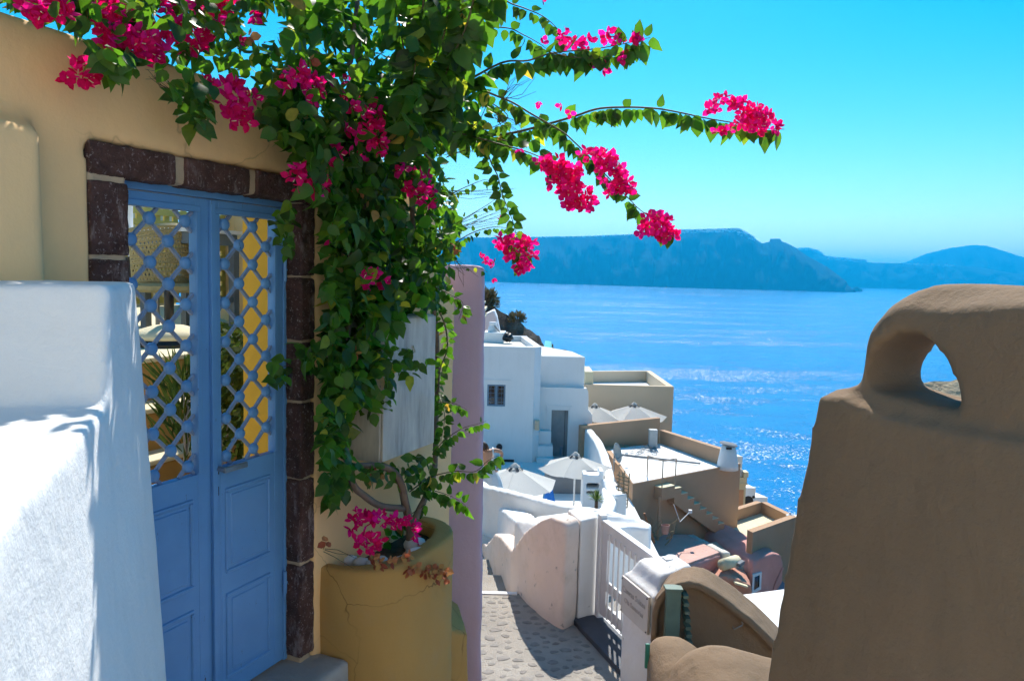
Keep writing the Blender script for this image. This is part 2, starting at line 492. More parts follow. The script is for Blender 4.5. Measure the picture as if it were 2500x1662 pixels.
# rocky headland behind the white house
def headrock():
    m, nt, p, out = nodes('headland_rock')
    v = coord(nt, obj=False)
    c = ramp(nt, noise(nt, v, 0.35, 7, 0.7), [(0.3, (0.05, 0.035, 0.03)), (0.5, (0.16, 0.10, 0.065)), (0.7, (0.24, 0.20, 0.16))])
    sep = N(nt, 'SeparateXYZ'); g = N(nt, 'NewGeometry'); nt.links.new(g.outputs['Position'], sep.inputs[0])
    nt.links.new(c, p.inputs['Base Color']); p.inputs['Roughness'].default_value = 1
    b = N(nt, 'Bump', Strength=0.9, Distance=0.8)
    nt.links.new(noise(nt, v, 0.9, 7, 0.7), b.inputs['Height']); nt.links.new(b.outputs[0], p.inputs['Normal'])
    return m
M['rock'] = headrock()
HEAD = [(1000, 690), (1100, 705), (1160, 722), (1172, 728), (1190, 732), (1205, 748), (1225, 762), (1260, 778), (1275, 790), (1285, 802), (1296, 806), (1310, 818), (1318, 820), (1322, 834), (1330, 846), (1345, 852), (1365, 853), (1384, 853), (1386, 868), (1400, 900)]
def head_pt(a, b):
    x = 1000 + 400 * a
    k = b * 6
    y0 = interp(HEAD, x)
    d = 92 - 22 * a
    top = F(x, y0, d)
    n_ = mnoise.fractal(top * 0.25 + Vector((0, 0, b * 5)), 1, 2, 4)
    if b < 0.5:       # face towards the eye
        t = (0.5 - b) * 2
        q = top + Vector((0, -9 * t ** 0.7, -22 * t))
        return q + Vector((0, -2.2 * n_ * min(1, t * 4), 0.7 * n_ * min(1, t * 3)))
    t = (b - 0.5) * 2
    return top + Vector((12 * t, 40 * t, -100 * t ** 1.2))
mb = MB(); mb.grid(head_pt, 130, 34)
O('headland', mb, M['rock'], kind='structure', smooth=False)
M['scrub'] = island_leaf('dry_scrub_leaves', [(0, (0.10, 0.09, 0.035)), (0.5, (0.18, 0.14, 0.06)), (1, (0.28, 0.20, 0.10))], 0.3, 0.8)
def scrub(x, y, d, r, cnt, label):
    c = F(x, y, d); mb = MB()
    for i in range(cnt):
        v = Vector((ru(-1, 1), ru(-1, 1), ru(-0.3, 1)))
        if v.length > 1: v.normalize()
        q = c + v * r * ru(0.5, 1); t = (v + Vector((ru(-.5, .5), ru(-.5, .5), 0.6))).normalized() * r * 0.32
        sd = t.orthogonal().normalized() * r * 0.09
        mb.add([q - sd, q + sd, q + t], [(0, 1, 2)])
    return O('dry_shrub', mb, M['scrub'], base=c, label=label, cat='shrub', group='dry shrubs on the headland', fix=False)
scrub(1183, 735, 80, 1.5, 500, 'olive green shrub at the top of the rocky headland')
scrub(1262, 782, 78, 1.0, 350, 'dry brown shrub halfway down the headland ridge')
scrub(1206, 748, 80, 0.7, 220, 'small rust brown shrub just under the top of the headland')
scrub(1340, 851, 70, 0.5, 220, 'low yellow-green shrub beside the turquoise canopy')

# rocky ground seen through the hole of the taupe wall
M['tanrock'] = stucco('sandy_rock', (0.40, 0.31, 0.20), var=0.3, big=1.2, bump=0.9, bscale=5, dist=0.1, stain=0.6, stain_col=(0.17, 0.13, 0.09))
OUT = [(2120, 990), (2200, 948), (2245, 936), (2280, 930), (2320, 931), (2345, 922), (2380, 905), (2450, 900), (2520, 930), (2600, 990)]
def out_pt(a, b):
    x = 2120 + 480 * a
    top = F(x, interp(OUT, x), 30)
    n_ = mnoise.fractal(top * 0.9 + Vector((0, 0, b * 9)), 1, 2, 5)
    if b < 0.5:
        t = (0.5 - b) * 2
        return top + Vector((0, -9 * t + 0.3 * n_ * min(1, t * 6), -9.0 * t ** 1.15 + 0.25 * n_ * min(1, t * 6)))
    t = (b - 0.5) * 2
    return top + Vector((0, 8 * t, -14 * t))
mb = MB(); mb.grid(out_pt, 60, 36)
O('rocky_outcrop', mb, M['tanrock'], kind='structure')

# ================================================================== near ground: landing, steps and cobbled lane
def cobble_ground():
    m, nt, p, out = nodes('lane_mortar')
    v = coord(nt, obj=False)
    c = ramp(nt, noise(nt, v, 2.2, 6, 0.65), [(0.3, (0.25, 0.225, 0.195)), (0.7, (0.37, 0.335, 0.29))])
    c = mix(nt, ramp(nt, noise(nt, v, 34, 3), [(0.6, 0.0), (0.72, 0.5)]), c, (0.26, 0.23, 0.21))
    nt.links.new(c, p.inputs['Base Color']); p.inputs['Roughness'].default_value = 0.95
    b = N(nt, 'Bump', Strength=0.8, Distance=0.012)
    nt.links.new(noise(nt, v, 45, 5, 0.7), b.inputs['Height']); nt.links.new(b.outputs[0], p.inputs['Normal'])
    return m
M['lane'] = cobble_ground()
LZ = -3.30
mb = MB()
mb.fbox(lambda a, b, z: Vector((a, b, z)), -3.2, 2.2, -2.5, 3.0, -6, -1.95)
for i in range(7):
    mb.fbox(lambda a, b, z: Vector((a, b, z)), -0.9, 2.2, 3.0 + 0.36 * i, 3.36 + 0.36 * i, -6, -2.15 - 0.17 * i)
mb.fbox(lambda a, b, z: Vector((a, b, z)), -1.2, 1.35, 5.52, 7.64, -6, LZ)
for i, (y0, y1) in enumerate(((7.64, 8.6), (8.6, 9.6), (9.6, 10.7), (10.7, 12.5))):
    mb.fbox(lambda a, b, z: Vector((a, b, z)), -2.2, 0.5, y0, y1, -7, LZ - 0.2 * (i + 1))
path = O('path', mb, M['lane'], kind='structure')
mb = MB(); mb.fbox(lambda a, b, z: Vector((a, b, z)), -1.2, 0.12, 7.60, 7.66, LZ - 0.1, LZ + 0.012)
O('step_edge', mb, M['white'], parent=path)
# unseen wall added behind the eye to bounce warm sunlight onto shaded walls
mb = MB(); mb.fbox(lambda a, b, z: Vector((a, b, z)), -4.5, 6.0, -3.0, -2.7, -3, 3.6)
O('bounce_wall', mb, stucco('warm_white_wall', (0.80, 0.74, 0.64), var=0.05), kind='structure')
# embedded cobbles
M['cobble'] = stucco('lane_cobble', (0.24, 0.22, 0.20), var=0.3, big=9, bump=0.6, bscale=60, stain=0.4, stain_col=(0.33, 0.30, 0.27), world=True)
cob = []
for k in range(7):
    mb = MB(); nn = 9; ring = []
    for j in range(nn):
        w = 2 * math.pi * j / nn; r = ru(0.72, 1.1)
        ring.append((math.cos(w) * r, math.sin(w) * r * ru(0.8, 1.0)))
    vs = [(x, y, -0.4) for x, y in ring] + [(x * 0.93, y * 0.93, 0.22) for x, y in ring] + [(x * 0.6, y * 0.6, 0.38 + ru(-.06, .06)) for x, y in ring] + [(0.05, 0, 0.42)]
    fs = []
    for j in range(nn):
        q = (j + 1) % nn
        fs += [(j, q, nn + q, nn + j), (nn + j, nn + q, 2 * nn + q, 2 * nn + j), (2 * nn + j, 2 * nn + q, 3 * nn)]
    mb.add(vs, fs)
    me = bpy.data.meshes.new('cobble'); me.from_pydata([tuple(v) for v in mb.v], [], mb.f); me.materials.append(M['cobble'])
    cob.append(me)
cnt = 0; placed = []
for t in range(5000):
    x, y = ru(-0.42, 1.0), ru(5.75, 7.55)
    if x > 0.62 - (y - 7) * 0.25: continue
    r = ru(0.026, 0.055)
    if any((x - a) ** 2 + ((y - b) * 0.9) ** 2 < (r + c) ** 2 * 1.45 for a, b, c in placed): continue
    placed.append((x, y, r))
    mw = Matrix.Translation((x, y, LZ)) @ Matrix.Rotation(ru(-0.6, 0.6), 4, 'Z') @ Matrix.Diagonal((r * 1.25, r, r * ru(0.2, 0.36), 1))
    inst('cobble', random.choice(cob), mw, path); cnt += 1
    if cnt >= 290: break

# ================================================================== white stepped parapet at the near left
ea = math.radians(-18)
BE, BM_ = Vector((math.sin(ea), math.cos(ea), 0)), Vector((math.cos(ea), -math.sin(ea), 0))
C0 = F(262, 990, 1.80)
ZL = C0.z; ZT = F(350, 692, 2.2).z
C0.z = 0
def zl(a): return ZL + 0.04 * min(a, 0)         # the coping falls towards the viewer
def bp(a, m, z):            # along the parapet, to its right side (battered), up
    return C0 + BE * a + BM_ * (m + 0.055 * (ZL - z)) + Vector((0, 0, z))
mb = MB()
mb.hexa([bp(-2.6, -1.6, -2.6), bp(-2.6, 0, -2.6), bp(0.2, 0, -2.6), bp(0.2, -1.6, -2.6)], [bp(-2.6, -1.6, zl(-2.6)), bp(-2.6, 0, zl(-2.6)), bp(0.0, 0, ZL), bp(0.0, -1.6, ZL)])
mb.hexa([bp(-0.02, -1.6, -2.6), bp(-0.02, 0, -2.6), bp(0.58, 0, -2.6), bp(0.58, -1.6, -2.6)], [bp(-0.0, -1.6, ZL), bp(-0.0, 0, ZL), bp(0.58, 0, ZL), bp(0.58, -1.6, ZL)])
mb.hexa([bp(0.0, -1.6, ZL - .05), bp(0.0, 0, ZL - .05), bp(0.58, 0, ZL - .05), bp(0.58, -1.6, ZL - .05)], [bp(0.15, -1.6, ZT), bp(0.15, 0, ZT), bp(0.57, 0, ZT), bp(0.57, -1.6, ZT)])
stuc(O('stepped_parapet', mb, M['white'], base=bp(-0.5, -0.8, -2.2), label='white limewashed stepped parapet with leaf shadows in front of the blue door', cat='parapet', smooth=True), 0.015, 4, 0.010, 0.25)

# ================================================================== yellow garden wall with the blue lattice door
yw = thing('garden_wall', wp(-0.4, 0, -1.85), 'yellow plastered garden wall with a blue double door framed in dark stone', 'wall')
TOPZ = 0.685
mb = MB()
fw = lambda a, b, z: wp(a, b, z)
mb.fbox(fw, -3.6, -1.0, -0.16, 0.08, -2.4, TOPZ)
mb.fbox(fw, -1.02, 0.10, -0.16, 0.08, 0.372, TOPZ)
mb.fbox(fw, 0.085, 0.50, -0.16, 0.08, -2.9, TOPZ - 0.02)
mb.hexa([fw(0.48, -0.16, -2.9), fw(1.40, -0.16, -2.9), fw(1.40, 0.08, -2.9), fw(0.48, 0.08, -2.9)], [fw(0.48, -0.16, TOPZ - .02), fw(1.40, -0.16, -0.12), fw(1.40, 0.08, -0.12), fw(0.48, 0.08, TOPZ - .02)])
mb.fbox(fw, -1.02, -0.862, -0.16, -0.05, -2.4, 0.4)
mb.fbox(fw, -1.02, 0.12, -0.16, -0.05, 0.275, 0.4)
# shallow buttress at the near end with a sloped shoulder
sb, zb = ws(112, 300, 0.2)
mb.hexa([fw(-3.4, 0.05, -2.4), fw(-3.4, 0.20, -2.4), fw(sb, 0.20, -2.4), fw(sb + .05, 0.05, -2.4)], [fw(-3.4, 0.05, 0.50), fw(-3.4, 0.18, 0.42), fw(sb, 0.18, 0.36), fw(sb + .05, 0.05, 0.42)])
stuc(O('wall_body', mb, M['yellow'], parent=yw, smooth=True), 0.02, 6, 0.016, 0.5)
# mortar bed and the dark volcanic stones round the door
def stone_mat():
    m, nt, p, out = nodes('dark_volcanic_stone')
    v = coord(nt, obj=False)
    c = ramp(nt, noise(nt, v, 9, 7, 0.7), [(0.3, (0.028, 0.012, 0.011)), (0.55, (0.092, 0.043, 0.036)), (0.8, (0.18, 0.10, 0.085))])
    c = mix(nt, ramp(nt, noise(nt, v, 75, 4, 0.7), [(0.585, 0.0), (0.66, 0.8)]), c, (0.34, 0.28, 0.27))
    vs = coord(nt, (1, 1, 0.35), obj=False)
    c = mix(nt, ramp(nt, noise(nt, vs, 16, 5, 0.7), [(0.57, 0.0), (0.70, 0.6)]), c, (0.36, 0.30, 0.29))
    nt.links.new(c, p.inputs['Base Color']); p.inputs['Roughness'].default_value = 0.95
    b = N(nt, 'Bump', Strength=1.0, Distance=0.012)
    nt.links.new(noise(nt, v, 48, 6, 0.75), b.inputs['Height']); nt.links.new(b.outputs[0], p.inputs['Normal'])
    return m
M['stone'] = stone_mat()
mb = MB()
mb.fbox(fw, -1.002, -0.862, -0.06, 0.070, -2.4, 0.374)
mb.fbox(fw, 0.008, 0.086, -0.05, 0.068, -2.4, 0.374)
mb.fbox(fw, -1.002, 0.088, -0.06, 0.070, 0.275, 0.374)
stuc(O('mortar', mb, M['mortar'], parent=yw, smooth=True), 0.012, 1, 0.006, 0.05)
def stone(s0, s1, z0, z1):
    mb = MB()
    nu, nv, nw = max(2, int((s1 - s0) / 0.03)), max(2, int((z1 - z0) / 0.03)), 4
    mb.fbox(fw, s0, s1, -0.055, 0.083, z0, z1)
    o = O('door_stone', mb, M['stone'], parent=yw)
    stuc(o, 0.010, 1, 0.010, 0.04)
S1, S2 = -0.70, -0.30
stone(-1.003, -0.662, 0.270, 0.374); stone(-0.622, -0.309, 0.270, 0.374); stone(-0.268, 0.088, 0.270, 0.372)
zs = [0.24, -0.0, -0.02, -0.36]
for z1, z0 in ((0.248, 0.022), (0.0, -0.30), (-0.32, -0.7), (-0.72, -1.2), (-1.22, -1.79)): stone(-1.003, -0.860, z0 - .004, z1 + .004)
jz = [ws(740, y, 0.08)[1] for y in (480, 566, 572, 669, 683, 827, 843, 975, 990, 1163, 1177, 1370, 1386, 1600)]
for i in range(0, 14, 2):
    z1, z0 = (jz[i] + 0.005, jz[i + 1] - 0.004)
    stone(-0.006, 0.090, z0 - .003, min(z1 + .003, 0.266))

# ------------------------------------------------------------------ the door
def blue_paint():
    m, nt, p, out = nodes('blue_door_paint')
    v = coord(nt, obj=False)
    c = ramp(nt, noise(nt, v, 3.5, 5), [(0.3, (0.095, 0.26, 0.54)), (0.7, (0.13, 0.32, 0.62))])
    vs = coord(nt, (1, 1, 0.28), obj=False)
    chips = ramp(nt, noise(nt, vs, 38, 6, 0.7), [(0.675, 0.0), (0.70, 1.0)])
    c = mix(nt, chips, c, (0.035, 0.014, 0.008))
    dots = ramp(nt, noise(nt, v, 130, 2, 0.5), [(0.76, 0.0), (0.78, 0.8)])
    c = mix(nt, dots, c, (0.03, 0.025, 0.03))
    nt.links.new(c, p.inputs['Base Color']); p.inputs['Roughness'].default_value = 0.42
    b = N(nt, 'Bump', Strength=0.12, Distance=0.003)
    nt.links.new(noise(nt, v, 60, 4), b.inputs['Height']); nt.links.new(b.outputs[0], p.inputs['Normal'])
    return m
M['blue'] = blue_paint()
M['palebar'] = plain('lit_blue_grey_paint', (0.20, 0.27, 0.40), 0.5, var=0.12, scale=30)  # light on the bar sides is put into this paler blue
M['iron'] = plain('dark_iron', (0.03, 0.03, 0.035), 0.5, 0.6)
M['steel'] = plain('grey_steel', (0.30, 0.33, 0.36), 0.4, 0.8)
DT, DB = 0.277, -1.79
mb = MB()
mb.fbox(fw, -0.862, -0.842, -0.05, 0.0, DB, DT)
mb.fbox(fw, -0.020, 0.001, -0.05, 0.0, DB, DT)
mb.fbox(fw, -0.842, -0.020, -0.05, 0.0, 0.247, DT)
bevel(O('door_frame', mb, M['blue'], parent=yw), 0.003)
LAT0, LAT1 = -0.815, 0.192
def door_leaf(s0, s1, l0, l1, phase, has_handle):
    """one leaf: stiles and rails, lattice of flat bars and round bosses above, two raised panels below"""
    mb = MB(); o0, o1 = -0.042, -0.006
    mb.fbox(fw, s0, l0, o0, o1, DB + 0.006, 0.243)
    mb.fbox(fw, l1, s1, o0, o1, DB + 0.006, 0.243)
    mb.fbox(fw, l0, l1, o0, o1, LAT1, 0.243)
    mb.fbox(fw, l0, l1, o0, o1, DB + 0.006, LAT0)
    leaf = bevel(O('door_leaf', mb, M['blue'], parent=yw), 0.0025)
    fr = MB()
    e = 0.022
    for a0, a1, z0, z1 in ((l0 - e, l1 + e, LAT1, LAT1 + e), (l0 - e, l0, LAT0 + 0.005, LAT1), (l1, l1 + e, LAT0 + 0.005, LAT1)):
        fr.fbox(fw, a0, a1, o1 - 0.002, o1 + 0.006, z0, z1)
    bevel(O('lattice_frame', fr, M['blue'], parent=leaf), 0.003)
    for z1, z0 in ((-0.905, -1.262), (-1.345, -1.712)):
        a0, a1 = l0 + 0.022, l1 - 0.028
        pm = MB(); t = 0.016
        for q in ((a0, a1, z1 - t, z1), (a0, a1, z0, z0 + t), (a0, a0 + t, z0 + t, z1 - t), (a1 - t, a1, z0 + t, z1 - t)):
            pm.fbox(fw, q[0], q[1], o1 - 0.003, o1 + 0.007, q[2], q[3])
        bevel(O('panel_moulding', pm, M['blue'], parent=leaf), 0.004, 1)
        pn = MB(); pn.fbox(fw, a0 + 0.03, a1 - 0.03, o1 - 0.004, o1 + 0.004, z0 + 0.03, z1 - 0.03)
        bevel(O('door_panel', pn, M['blue'], parent=leaf), 0.004, 1)
    # lattice
    dx = (l1 - l0) / 4.0; rows = 13; dz = (LAT1 - LAT0) / rows
    def node(i, j): return (l0 + dx * (i + 0.5), LAT1 - dz * (j + 0.5))
    om = (o0 + o1) / 2 - 0.002
    boss = MB(); prof = [(0.0235, 0), (0.0235, 0.010), (0.020, 0.0155), (0.012, 0.019), (0.0, 0.0205)]
    rot = Matrix((WU, Vector((0, 0, 1)), WN)).transposed()
    n_ = 16; vs = []; fs = []
    for r, h in prof:
        for k in range(n_):
            w = 2 * math.pi * k / n_; vs.append((r * math.cos(w), r * math.sin(w), h))
    for i in range(len(prof) - 1):
        for k in range(n_): fs.append((i * n_ + k, i * n_ + (k + 1) % n_, (i + 1) * n_ + (k + 1) % n_, (i + 1) * n_ + k))
    me = bpy.data.meshes.new('boss'); me.from_pydata(vs, [], fs); me.materials.append(M['blue'])
    for pp in me.polygons: pp.use_smooth = True
    def clampz(p, q):
        return p, q
    for j in range(rows):
        for i in range(4):
            if (i + j + phase) % 2: continue
            a, z = node(i, j)
            inst('boss', me, Matrix.Translation(wp(a, om + 0.004, z)) @ rot.to_4x4(), leaf)
    # bars follow the two diagonals, clipped at the opening
    def clip(pa, pb):
        (x0, z0), (x1, z1) = pa, pb; t0, t1 = 0.0, 1.0
        for p_, q_ in ((-(x1 - x0), x0 - l0), (x1 - x0, l1 - x0), (-(z1 - z0), z0 - LAT0), (z1 - z0, LAT1 - z0)):
            if p_ == 0: continue
            t = q_ / p_
            if p_ < 0: t0 = max(t0, t)
            else: t1 = min(t1, t)
        if t1 - t0 < 1e-3: return None
        L = lambda t: (x0 + (x1 - x0) * t, z0 + (z1 - z0) * t)
        return L(t0), L(t1)
    for sgn in (1, -1):
        for j in range(-8, rows + 8):
            if (j + phase) % 2: continue
            a0, z0 = node(0, j); K = 6
            pa = (a0 - dx * K, z0 - sgn * dz * K); pb = (a0 + dx * K, z0 + sgn * dz * K)
            c = clip(pa, pb)
            if not c: continue
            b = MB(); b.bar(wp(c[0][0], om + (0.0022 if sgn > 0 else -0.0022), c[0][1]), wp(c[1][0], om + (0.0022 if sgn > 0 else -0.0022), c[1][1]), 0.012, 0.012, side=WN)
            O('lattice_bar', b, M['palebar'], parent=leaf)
    # inner lining of the opening
    if has_handle:
        h = MB(); hz = -0.812; hs = s0 + 0.026
        h.tube([wp(hs, -0.006, hz), wp(hs, 0.045, hz)], 0.011, 10)
        h.hexa([wp(hs - 0.008, 0.036, hz - 0.012), wp(hs + 0.125, 0.030, hz - 0.016), wp(hs + 0.125, 0.042, hz - 0.016), wp(hs - 0.008, 0.050, hz - 0.012)],
               [wp(hs - 0.008, 0.036, hz + 0.010), wp(hs + 0.125, 0.030, hz + 0.006), wp(hs + 0.125, 0.042, hz + 0.006), wp(hs - 0.008, 0.050, hz + 0.010)])
        bevel(O('door_handle', h, M['steel'], parent=leaf), 0.003)
        r = MB(); r.fbox(fw, hs - 0.018, hs + 0.012, -0.007, -0.001, hz - 0.026, hz + 0.026)
        bevel(O('handle_plate', r, M['iron'], parent=leaf), 0.004)
        k = MB(); k.fbox(fw, hs - 0.012, hs + 0.009, -0.007, 0.002, -0.925, -0.885)
        bevel(O('keyhole', k, M['iron'], parent=leaf), 0.006)
        e2 = MB(); e2.fbox(fw, s0 - 0.004, s0 + 0.022, -0.007, 0.010, DB + 0.006, 0.240)
        bevel(O('meeting_stile', e2, M['blue'], parent=leaf), 0.003)
    for hz in (-0.02, -1.42):
        hh = MB(); sx = s1 - 0.004 if has_handle else s0 + 0.004
        hh.tube([wp(sx, 0.008, hz - 0.05), wp(sx, 0.008, hz + 0.05)], 0.009, 8)
        hh.tube([wp(sx, 0.008, hz - 0.004), wp(sx, 0.008, hz + 0.004)], 0.012, 8)
        O('hinge', hh, M['blue'], parent=leaf)
door_leaf(-0.842, -0.438, -0.818, -0.502, 1, False)
door_leaf(-0.436, -0.020, -0.386, -0.076, 0, True)
mb = MB(); mb.fbox(fw, -1.1, 0.14, -0.2, 0.25, -2.3, -1.80)
stuc(O('doorstep', mb, M['concrete'], parent=yw, smooth=True), 0.02, 3, 0.015, 0.15)

# ================================================================== courtyard behind the door
STEP = [F(400, 1115, 4.2), F(400, 990, 4.42), F(400, 869, 4.68)]
so = [(p - WA).dot(WN) for p in STEP]
cs = thing('courtyard_steps', wp(-0.5, so[0], -1.79), 'cream plastered courtyard steps seen through the door lattice', 'steps')
zz = [p.z for p in STEP]
mb = MB()
tops = MB()
for i in range(3):
    back = so[i + 1] if i < 2 else -6.2
    q = lambda o: 1.5 + 0.74 * max(0, -1.2 - o)
    mb = MB(); mb.drop([wp(-3.2, so[i], zz[i] - .03), wp(q(so[i]), so[i], zz[i] - .03), wp(q(back), back, zz[i] - .03), wp(-3.2, back, zz[i] - .03)], -1.9)
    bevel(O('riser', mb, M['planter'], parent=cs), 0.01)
    mb = MB(); b_ = back - (0.0 if i == 2 else 0.02); f_ = so[i] + 0.015
    mb.drop([wp(-3.2, f_, zz[i]), wp(q(f_), f_, zz[i]), wp(q(b_), b_, zz[i]), wp(-3.2, b_, zz[i])], zz[i] - 0.03)
    bevel(O('tread', mb, M['stepcream'], parent=cs), 0.008)
mb = MB(); mb.fbox(fw, -3.2, 1.4, so[0] + 0.01, -0.16, -2.2, -1.80)
O('courtyard_floor', mb, M['stepcream'], kind='structure')
mb = MB(); mb.fbox(fw, 0.008, 0.25, -0.26, -0.165, -1.8, 0.55)
mb.fbox(fw, 0.008, 0.09, -0.166, -0.052, -1.8, 0.5)
O('ochre_return', mb, M['ochre'], base=wp(0.1, -0.2, -1.8), label='bright ochre wall return just inside the blue door', cat='wall')
mb = MB(); mb.drop([wp(1.5, -0.2, .5), wp(1.5, -1.2, .5), wp(5.2, -6.2, .5), wp(5.4, -6.2, .5), wp(1.65, -1.2, .5), wp(1.65, -0.2, .5)], -1.8)
O('courtyard_wall', mb, M['yellow'], base=wp(1.5, -1.2, -1.8), label='plain yellow side wall of the courtyard behind the door', cat='wall')
mb = MB(); mb.fbox(fw, -3.4, 5.0, -6.4, -6.2, -1.8, 0.85)
O('courtyard_wall', mb, M['stepcream'], base=wp(-1.5, -6.3, -1.8), label='cream back wall of the courtyard behind the lattice screen', cat='wall')
# yellow lattice screen
M['yellowpaint'] = plain('yellow_screen_paint', (0.62, 0.50, 0.12), 0.6)
def at_o(x, y, o): return wq(x, y, o)
scr = thing('lattice_screen', wq(380, 725, -3.6), 'yellow wooden lattice screen behind the wicker chair', 'screen')
s_l, z_t = ws(285, 500, -3.6); s_r = ws(480, 500, -3.6)[0]
z_b = ws(380, 740, -3.6)[1]; z_t += 0.25; s_l -= 0.5; s_r += 0.35
k = 0
x = s_l
while x < s_r:
    mb = MB(); mb.fbox(fw, x, x + 0.055, -3.62, -3.60, z_b, z_t); O('slat', mb, M['yellowpaint'], parent=scr); x += 0.10
z = z_b
while z < z_t:
    mb = MB(); mb.fbox(fw, s_l, s_r, -3.598, -3.58, z, z + 0.055); O('slat', mb, M['yellowpaint'], parent=scr); z += 0.10
# round parasol base with a short dark post
M['black'] = plain('black_plastic', (0.015, 0.015, 0.017), 0.45)
M['paint_white'] = plain('white_paint', (0.78, 0.78, 0.77), 0.5)
c = F(414, 842, 5.35); c.z = zz[2]
pb = thing('parasol_stand', c, 'round pale stone parasol base with a dark post, behind the door lattice', 'parasol stand')
mb = MB(); mb.lathe([(0.28, 0), (0.28, 0.02), (0.26, 0.045), (0.23, 0.05)], c, 28); O('foot_ring', mb, M['black'], parent=pb)
mb = MB(); mb.lathe([(0.255, 0.045), (0.25, 0.075), (0.20, 0.105), (0.10, 0.135), (0.04, 0.14)], c, 28); O('stone_disc', mb, M['stepcream'], parent=pb, smooth=True)
mb = MB(); mb.lathe([(0.032, 0.13), (0.032, 0.46), (0.02, 0.47)], c, 14); O('post', mb, M['black'], parent=pb, smooth=True)
c = F(322, 780, 6.3); c.z = zz[2]
pp = thing('parasol_pole', c, 'thin white parasol pole in a black socket beside the lattice screen', 'parasol pole')
mb = MB(); mb.lathe([(0.035, 0), (0.035, 0.55), (0.05, 0.56), (0.05, 0.60), (0.03, 0.61)], c, 12); O('socket', mb, M['black'], parent=pp)
mb = MB(); mb.lathe([(0.022, 0.6), (0.022, 1.45)], c, 12); O('pole', mb, M['paint_white'], parent=pp)
# wicker chair with a rounded back
M['wicker'] = plain('yellowed_wicker', (0.42, 0.34, 0.17), 0.7)
cc = F(398, 700, 6.1); cc.z = zz[2]
ch = thing('wicker_chair', cc, 'woven wicker tub chair with a rounded back in the courtyard', 'chair')
W0 = Vector((WU.x, WU.y, 0)); 
def chair_pt(a, b):       # back shell: a across, b up
    w = (a - 0.5) * 2.3
    r = 0.30 + 0.05 * b
    return cc + W0 * (math.sin(w) * r) + WN * (-math.cos(w) * r * 0.8 + 0.1) * -1 + Vector((0, 0, 0.36 + 0.50 * b * (0.80 + 0.20 * math.cos(w))))
for i in range(15):
    mb = MB(); mb.tube([chair_pt(k / 20, i / 14) for k in range(21)], 0.0095 if i < 14 else 0.018, 5); O('weave_strand', mb, M['wicker'], parent=ch)
for k in range(0, 27):
    a = k / 26
    for sg in (1, -1):
        mb = MB(); mb.tube([chair_pt(min(1, max(0, a + sg * 0.22 * (b / 6 - 0.5))), b / 6) for b in range(7)], 0.0075, 4); O('weave_strand', mb, M['wicker'], parent=ch)
mb = MB(); mb.lathe([(0.27, 0.34), (0.30, 0.36), (0.30, 0.39), (0.27, 0.41)], cc, 22); O('seat', mb, M['wicker'], parent=ch)
for a in (0.7, 2.2, 3.9, 5.4):
    mb = MB(); q = cc + Vector((math.cos(a) * 0.22, math.sin(a) * 0.22, 0)); mb.tube([q, q + Vector((0, 0, 0.36))], 0.018, 8); O('leg', mb, M['steel'], parent=ch)
# grey-blue table frame against the cream wall
M['greyblue'] = plain('grey_blue_frame', (0.16, 0.20, 0.25), 0.6)
tb = thing('garden_table', wq(540, 770, -2.6), 'grey-blue framed garden table with a white top by the courtyard wall', 'table')
s0 = ws(520, 600, -2.5)[0]; s1 = ws(590, 600, -2.5)[0]; zt = ws(550, 572, -2.5)[1]; zb2 = zz[2]
mb = MB(); mb.fbox(fw, s0 - 0.3, s1, -3.2, -2.45, zt, zt + 0.03); O('table_top', mb, M['paint_white'], parent=tb)
mb = MB(); mb.fbox(fw, s0 - 0.25, s1 - 0.05, -3.15, -2.5, zt - 0.09, zt - 0.002); O('apron', mb, M['greyblue'], parent=tb)
for a, b in ((s0 - 0.2, -2.55), (s1 - 0.1, -2.55), (s0 - 0.2, -3.1), (s1 - 0.1, -3.1)):
    mb = MB(); mb.fbox(fw, a, a + 0.06, b, b + 0.06, zb2, zt - 0.09); O('leg', mb, M['greyblue'], parent=tb)
mb = MB(); mb.fbox(fw, s0 - 0.2, s1 - 0.1, -2.54, -2.50, zb2 + 0.25, zb2 + 0.30); O('stretcher', mb, M['greyblue'], parent=tb)

# plants on the courtyard steps
M['yardleaf'] = island_leaf('courtyard_leaves', [(0, (0.03, 0.06, 0.012)), (0.5, (0.07, 0.12, 0.02)), (1, (0.14, 0.17, 0.03))], 0.35, 0.6)
def yard_plant(x, y, o, w, h, cnt, grassy, label):
    c = wq(x, y, o); c.z = max(c.z, -1.79); t = thing('courtyard_plant', c, label, 'plant', 'plants on the courtyard steps'); mb = MB(); st = MB()
    for i in range(cnt):
        a = ru(0, 6.28); r = w * rnd() ** .5; z = h * rnd() ** .7
        q = c + Vector((math.cos(a) * r, math.sin(a) * r, z)); L = ru(.10, .2) if grassy else ru(.025, .05)
        d = Vector((math.cos(a) * .4 + ru(-.3, .3), math.sin(a) * .4 + ru(-.3, .3), ru(.3, 1) if grassy else ru(-.5, .7))).normalized()
        sd = d.orthogonal().normalized() * (.006 if grassy else L * .4)
        mb.add([q - sd * .4, q + d * L * .5 - sd, q + d * L, q + d * L * .5 + sd, q + sd * .4], [(0, 1, 3, 4), (1, 2, 3)])
    for i in range(5):
        a = ru(0, 6.28); st.tube([c + Vector((0, 0, -.02)), c + Vector((math.cos(a) * w * .4, math.sin(a) * w * .4, h * .8))], [.008, .003], 5)
    O('foliage', mb, M['yardleaf'], parent=t, kind='stuff', fix=False); O('stems', st, M['concrete'], parent=t)
yard_plant(452, 1120, -0.62, .10, .42, 260, True, 'tall grassy plant in front of the courtyard steps')
yard_plant(545, 1150, -0.50, .13, .62, 900, False, 'dark leafy shrub behind the right door leaf')
